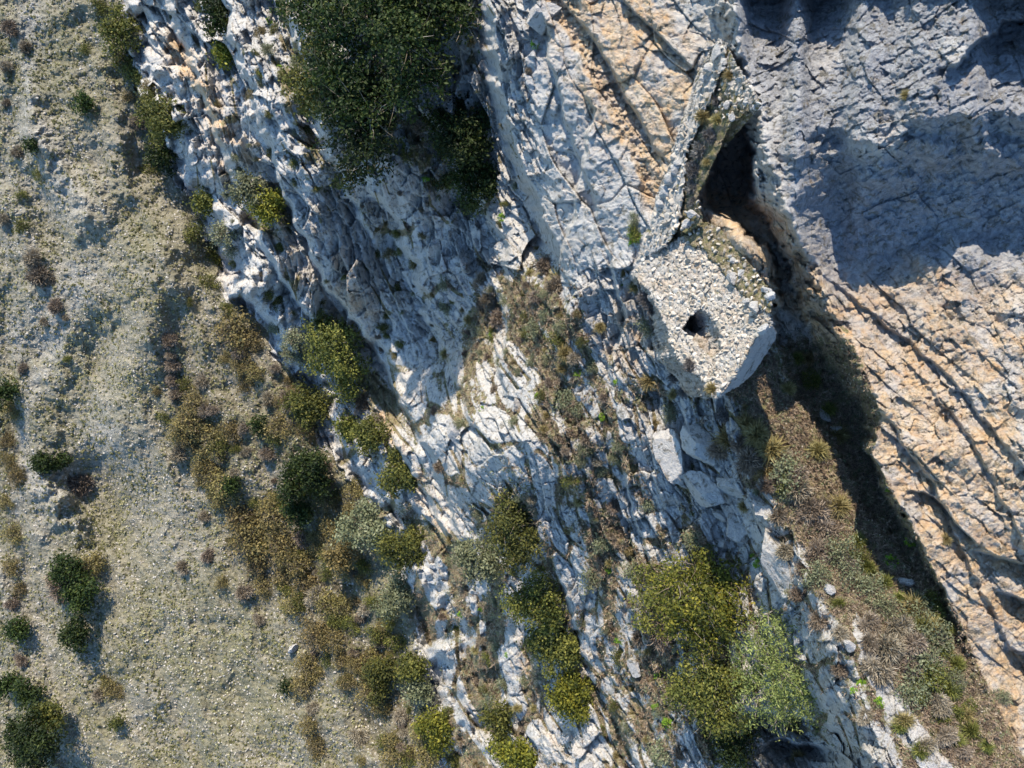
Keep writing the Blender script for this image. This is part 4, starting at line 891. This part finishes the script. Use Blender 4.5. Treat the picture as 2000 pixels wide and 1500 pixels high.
for k, lst in {
 'bare': [(60, 505, 20), (75, 540, 22), (95, 545, 14), (105, 600, 16), (85, 630, 10), (35, 298, 13), (15, 55, 16), (50, 90, 14), (10, 130, 14), (12, 200, 10), (5, 430, 14), (125, 620, 8), (45, 720, 12), (330, 665, 16), (335, 715, 17), (470, 690, 18), (270, 235, 16), (345, 770, 15), (350, 888, 18), (400, 800, 17), (525, 780, 17), (560, 775, 15), (395, 745, 14), (430, 890, 16), (520, 885, 17), (355, 1110, 14), (400, 1010, 12), (405, 1085, 14), (115, 1145, 30), (155, 950, 28), (190, 1360, 12), (475, 1160, 17), (505, 1210, 12), (620, 1165, 24), (590, 1050, 20), (715, 1190, 16), (690, 1120, 16), (610, 1385, 13), (700, 1440, 20), (40, 1290, 12), (20, 1180, 12), (780, 1400, 16), (860, 910, 14)],
 'scrub': [(455, 650, 26), (490, 668, 18), (465, 712, 15), (380, 790, 20), (375, 830, 24), (350, 835, 17), (415, 855, 20), (410, 925, 20), (440, 950, 20), (425, 975, 14), (455, 845, 17), (480, 745, 12), (545, 830, 20), (470, 1010, 26), (480, 1060, 26), (500, 1100, 20), (535, 1010, 24), (550, 1060, 27), (580, 1100, 22), (600, 1140, 20), (555, 1120, 18), (515, 1145, 15), (640, 1180, 20), (575, 1180, 20), (595, 1340, 18), (600, 1300, 20), (620, 1245, 24), (655, 1250, 18), (605, 1415, 15), (615, 1455, 14), (670, 1290, 16), (715, 1300, 22), (720, 1350, 18), (745, 1375, 16), (770, 1470, 20), (830, 1480, 18), (230, 1350, 11), (215, 1340, 14), (250, 190, 10), (290, 170, 12), (20, 800, 12), (12, 860, 14), (18, 900, 12), (30, 930, 14), (12, 980, 12), (25, 1040, 14), (20, 1110, 12), (40, 1150, 10), (650, 1030, 20), (640, 975, 18), (690, 960, 14), (180, 1100, 18)],
 'olive': [(240, 110, 20), (265, 145, 16), (285, 195, 14), (40, 440, 10), (40, 380, 9), (165, 95, 8), (375, 455, 14), (415, 500, 17), (410, 555, 12), (300, 330, 12), (630, 960, 16), (635, 1120, 12), (640, 1090, 12), (760, 1210, 14), (770, 1250, 16), (680, 1330, 10), (735, 1240, 14), (640, 1285, 10), (545, 590, 10), (520, 575, 10), (205, 1330, 8), (195, 10, 14), (370, 590, 7), (130, 700, 6), (75, 340, 8), (445, 600, 10)],
 'sage': [(430, 455, 22), (450, 485, 17), (570, 660, 20), (540, 640, 14), (565, 690, 18), (590, 700, 14), (260, 75, 14), (740, 1180, 14), (960, 1370, 16), (985, 1335, 14), (825, 1395, 14), (385, 430, 12)]}.items():
    for (u, v, r) in lst:
        shrub(k, u, v, r, '%s on the hillside, %s' % (DES[k], where(u, v)), GH)
tk = []
for i in range(4000):
    u = rnd.uniform(300, 860); v = rnd.uniform(600, 1500)
    if rnd.random() > lookup(belt, u, v)*1.2-.1 or lookup(hill, u, v) < .9 or any((u-a)**2+(v-b)**2 < 15**2 for a, b in tk): continue
    tk.append((u, v)); k = rnd.choice(['scrub', 'bare', 'scrub', 'olive', 'bare', 'scrub'])
    shrub(k, u, v, rnd.uniform(6, 15), '%s in the scrub belt, %s' % (DES[k], where(u, v)), GH)
    if len(tk) > 110: break
# brush on the cliff and ledge
GC = 'bushes and tufts growing from the pale rock'
for k, lst in {
 'bare': [(1060, 520, 24), (1090, 560, 26), (955, 580, 22), (975, 620, 26), (940, 545, 20), (1050, 580, 20), (1120, 700, 18), (1150, 860, 24), (1170, 900, 20), (1205, 990, 20), (1290, 1240, 40), (1450, 870, 26), (1560, 960, 34), (1590, 1000, 36), (1620, 1040, 30), (1540, 1080, 26), (1570, 1110, 24), (1740, 1270, 40), (1700, 1260, 26), (1780, 1310, 30), (1660, 1100, 26), (1300, 1200, 24), (1250, 1250, 20), (1690, 1400, 20), (1850, 1440, 26), (1810, 1460, 24), (1330, 1470, 20), (1410, 880, 30), (1465, 900, 34), (1530, 900, 26), (1500, 950, 26), (1560, 930, 30), (1600, 1080, 30), (1520, 1010, 26), (1620, 990, 30), (1640, 1240, 26), (1600, 1210, 26), (1700, 1220, 26), (1760, 1230, 34), (1720, 1310, 34), (1790, 1260, 30), (1840, 1380, 26), (1880, 1470, 24), (1560, 1160, 22), (820, 250, 16), (795, 235, 20), (1640, 1310, 22), (710, 790, 24), (735, 820, 20)],
 'grey': [(1262, 585, 20), (1288, 640, 22), (1300, 690, 20), (1318, 735, 18), (1335, 765, 16), (1352, 735, 15), (1275, 600, 22), (1300, 660, 26), (1320, 700, 24), (1345, 715, 18), (1285, 625, 18), (1362, 300, 24), (1352, 335, 24), (1386, 268, 18), (1348, 368, 18), (1398, 200, 12), (1352, 395, 14), (1415, 810, 22), (1340, 745, 16), (1265, 575, 15)],
 'straw': [(1104, 690, 20), (1098, 720, 14), (1172, 640, 14), (1270, 745, 20), (1390, 760, 16), (1425, 860, 34), (1480, 850, 32), (1510, 880, 34), (1500, 920, 30), (1460, 830, 26), (1770, 185, 13), (1370, 228, 18), (1400, 236, 16), (1392, 192, 15), (1425, 148, 14), (1380, 318, 12), (1350, 345, 12), (1220, 535, 12), (1240, 560, 14), (1090, 545, 20), (1640, 990, 30), (1850, 1055, 14), (1640, 850, 24), (1600, 880, 26), (870, 690, 14), (845, 665, 10), (1455, 990, 14), (1010, 1385, 12), (1790, 1190, 30), (1820, 1230, 30), (1310, 470, 9), (1560, 1480, 16), (1315, 770, 14), (1540, 760, 20), (1580, 700, 18), (1770, 1410, 22), (1890, 1400, 22)],
 'sage': [(1268, 640, 17), (1240, 430, 12), (1110, 780, 20), (1130, 800, 16), (1045, 640, 16), (1310, 810, 14), (1400, 960, 14), (1160, 1130, 24), (1180, 1060, 20), (1355, 1060, 20), (1270, 980, 16), (1540, 930, 30), (1640, 1080, 30), (1240, 1110, 18), (1100, 640, 14), (1660, 1120, 26), (1780, 1360, 26), (1870, 1330, 20), (1800, 1200, 34), (1830, 1250, 34), (1810, 1300, 34), (1600, 1130, 24), (1700, 1150, 24), (1730, 1190, 24), (1960, 1360, 14), (1300, 1470, 26), (900, 830, 12), (870, 600, 14), (580, 120, 14), (520, 95, 12), (510, 160, 10)],
 'olive': [(1090, 665, 16), (1240, 455, 14), (1540, 950, 22), (1675, 1090, 20), (1820, 1180, 22), (1825, 1330, 26), (1580, 740, 16), (850, 355, 14), (870, 355, 12), (925, 400, 14), (1210, 1280, 16), (1420, 1420, 26), (1870, 1390, 16), (840, 240, 14), (800, 300, 12), (650, 355, 10)],
 'grass': [(1790, 1180, 24), (1830, 1200, 24), (1850, 1230, 22), (1800, 1230, 26), (1840, 1270, 26), (1870, 1300, 22), (1820, 1320, 28), (1860, 1350, 24), (1790, 1360, 24), (1840, 1400, 24), (1900, 1430, 22), (1870, 1450, 20), (1700, 1110, 20), (1730, 1140, 20), (1760, 1170, 18), (1680, 1060, 20), (1590, 740, 20), (1560, 700, 18), (1620, 800, 20), (1900, 1380, 18), (1930, 1460, 18), (1640, 1180, 16), (1760, 1420, 22), (1800, 1470, 22)],
 'bright': [(1243, 458, 14), (1235, 470, 10), (1128, 728, 9), (1050, 774, 8), (1190, 1110, 12), (1205, 745, 7), (940, 800, 8), (1210, 1250, 11), (1290, 1320, 12), (1305, 1415, 13), (1480, 1100, 12), (1475, 1085, 9), (1735, 955, 7), (1175, 815, 8), (1180, 845, 7), (980, 425, 8), (985, 985, 7), (1260, 630, 5), (1720, 1375, 12), (1690, 1330, 14), (1670, 1350, 10), (1280, 1380, 9), (1740, 1100, 18), (1780, 1060, 12), (1215, 555, 5), (940, 1190, 7), (900, 1200, 7), (990, 1280, 6), (960, 655, 7), (830, 350, 8), (790, 290, 9), (545, 130, 6), (525, 40, 8), (935, 95, 8), (1045, 85, 9)]}.items():
    for (u, v, r) in lst:
        p_ = 'ledge right of the ruin' if u > 1400 and v > 500 else ('ruined wall' if k == 'grey' and u < 1400 else 'pale cliff')
        shrub(k, u, v, r, '%s on the %s, %s' % (DES[k], p_, where(u, v)), GC)
# small self-sown bushes wherever soil lies between the ribs
wpat = np.clip(perlin(U/60, V/90, 402)*1.2, -.6, 1); cnt = 0; taken = []
for i in range(6000):
    u = rnd.uniform(840, 1480); v = rnd.uniform(330, 1500)
    if lookup(soil, u, v) < .5 or lookup(wallm, u, v) > .1 or (1230 < u < 1520 and 430 < v < 790): continue
    if any((u-a)**2+(v-b)**2 < 22**2 for a, b in taken): continue
    taken.append((u, v)); k = rnd.choice(['sage', 'bare', 'olive', 'sage', 'straw', 'bare'])
    shrub(k, u, v, rnd.uniform(6, 13), '%s in a cliff soil pocket, %s' % (DES[k], where(u, v)), 'small bushes in the soil pockets')
    cnt += 1
    if cnt > 150: break
tk = []
for i in range(6000):
    u = rnd.uniform(330, 1130); v = rnd.uniform(-10, 720)
    if lookup(hill, u, v) > .05 or lookup(slb, u, v) > .3 or rnd.random() > .25+.9*lookup(soil, u, v)+.8*float(lookup(wpat, u, v)) or any((u-a)**2+(v-b)**2 < 17**2 for a, b in tk): continue
    tk.append((u, v)); k = rnd.choice(['olive', 'sage', 'olive', 'bare', 'scrub'])
    shrub(k, u, v, rnd.uniform(3.5, 9), '%s on a narrow ledge of the upper cliff, %s' % (DES[k], where(u, v)), 'small bushes on the narrow ledges')
    if len(tk) > 150: break
for k in PROTO:
    for p in PROTO[k]:
        if p.name not in USED:
            for ch in list(p.children): bpy.data.objects.remove(ch)
            bpy.data.objects.remove(p)

# ------------------------------------------------------------------ uncountable ground cover
def sample(n, cond, u0=-120, u1=2120, v0=-100, v1=1600):
    """random picture points kept with probability cond (an array on the terrain grid)"""
    ix = NX+RNG.integers(int((u0-U0)/STEP), int((u1-U0)/STEP), n); iy = NX+RNG.integers(int((v0-V0)/STEP), int((v1-V0)/STEP), n)
    k = RNG.random(n) < cond[iy, ix]; ix = ix[k]; iy = iy[k]
    jx = RNG.uniform(-.5, .5, len(ix)); return np.stack([X[iy, ix], Y[iy, ix], Z[iy, ix]], -1), (D/F)[iy, ix], ix, iy
dens = np.clip(.56-.25*outc+.45*fbm(s1/120, t1/40, 3, 206)+.5*fbm(U/130, V/130, 3, 201)+.25*fbm(U/30, V/30, 2, 202), .06, 1)*hill
P, s_, ix, iy = sample(64000, dens, -120, 960)
n = len(P); m = 12
sz = s_*RNG.uniform(1.5, 4.4, n)
d = norm(unit(n*m, -.1)+[0, 0, .5]); PP = np.repeat(P, m, 0)+d*np.repeat(sz, m)[:, None]*RNG.uniform(.2, .95, (n*m, 1))*[1, 1, .8]
co, f = leaves(PP, d, 1.0, .6, .5)
# scale each leaf about its own point
co = (co.reshape(-1, 4, 3)-PP[:, None])*np.repeat(sz*.42, m)[:, None, None]+PP[:, None]; co = co.reshape(-1, 3)
drift = -.04+fbm(s1/150, t1/50, 3, 204)[iy, ix]*.3+fbm(U/200, V/200, 2, 205)[iy, ix]*.3
tn = np.clip(np.repeat(RNG.normal(.5, .2, n)+drift, m)+RNG.normal(0, .12, n*m), 0, 1); tn = np.repeat(tn, 4)
me = mesh_np('meadow_tufts', co, f, False); set_tone(me, np.stack([tn, tn], -1)); me.materials.append(VM['tuss'])
o = link('meadow_tufts', me); tag(o, 'olive and straw tufts covering the stony hillside', 'ground cover', kind='stuff')
P, s_, ix, iy = sample(26000, np.clip(.55-.5*fbm(U/130, V/130, 3, 201)+.4*(ridged(U/160, V/160, 2, 203)), .1, 1)*hill, -120, 960)
S = (s_*RNG.uniform(1.0, 3.0, len(P)))[:, None]*RNG.uniform(.6, 1.3, (len(P), 3))
o = stone_object('loose_stones', P, S, STH, shapes=SHP1); tag(o, 'pale loose stones strewn over the hillside', 'stones', kind='stuff')
# dry stems and litter on soil
P, s_, ix, iy = sample(120000, np.clip(soil*1.1-.25, 0, 1)*(U > 780)*(.4+.6*(V > 350)), 780, 2080)
n = len(P); m = 7; RNG.shuffle(o_ := np.arange(len(P))); P = P[o_[:20000]]; s_ = s_[o_[:20000]]; n = len(P)
d = norm(unit(n*m, 0)+[0, 0, .35]); co, f = blades(np.repeat(P, m, 0), d, np.repeat(s_*RNG.uniform(4, 12, n), m), .012, .2)
tn = np.repeat(np.clip(np.repeat(RNG.normal(.5, .25, n), m)+RNG.normal(0, .15, n*m), 0, 1), 6)
me = mesh_np('dry_undergrowth', co, f, False); set_tone(me, np.stack([tn, tn], -1)); me.materials.append(VM['pink'])
o = link('dry_undergrowth', me); tag(o, 'dry pinkish stems and litter covering the soil of the ledges', 'ground cover', kind='stuff')
P, s_, ix, iy = sample(40000, np.clip(soil*1.1-.2, 0, 1)*(U > 780), 780, 2080)
P = P[:9000]; s_ = s_[:9000]; S = (s_*RNG.uniform(.6, 2.4, len(P)))[:, None]*RNG.uniform(.6, 1.2, (len(P), 3))
o = stone_object('scree', P, S, STO, shapes=SHP1); tag(o, 'small angular stones lying on the soil of the ledges', 'stones', kind='stuff')
P, s_, ix, iy = sample(20000, np.clip(soil*1.2-.3, 0, 1)*(U > 780), 780, 2080)
P = P[:4500]; s_ = s_[:4500]; n = len(P); m = 9; sz = s_*RNG.uniform(2.0, 5, n)
PP = np.repeat(P, m, 0)+unit(n*m, 0)*np.repeat(sz, m)[:, None]; co, f = leaves(PP, np.tile([0, 0, 1.], (n*m, 1)), 1., .5, .6)
co = ((co.reshape(-1, 4, 3)-PP[:, None])*np.repeat(sz*.45, m)[:, None, None]+PP[:, None]).reshape(-1, 3)
tn = np.repeat(np.clip(np.repeat(RNG.normal(.45, .25, n), m), 0, 1), 4)
me = mesh_np('low_herbs', co, f, False); set_tone(me, np.stack([tn, tn], -1)); me.materials.append(VM['sage'])
o = link('low_herbs', me); tag(o, 'low grey-green herbs spread over the soil of the ledges', 'ground cover', kind='stuff')
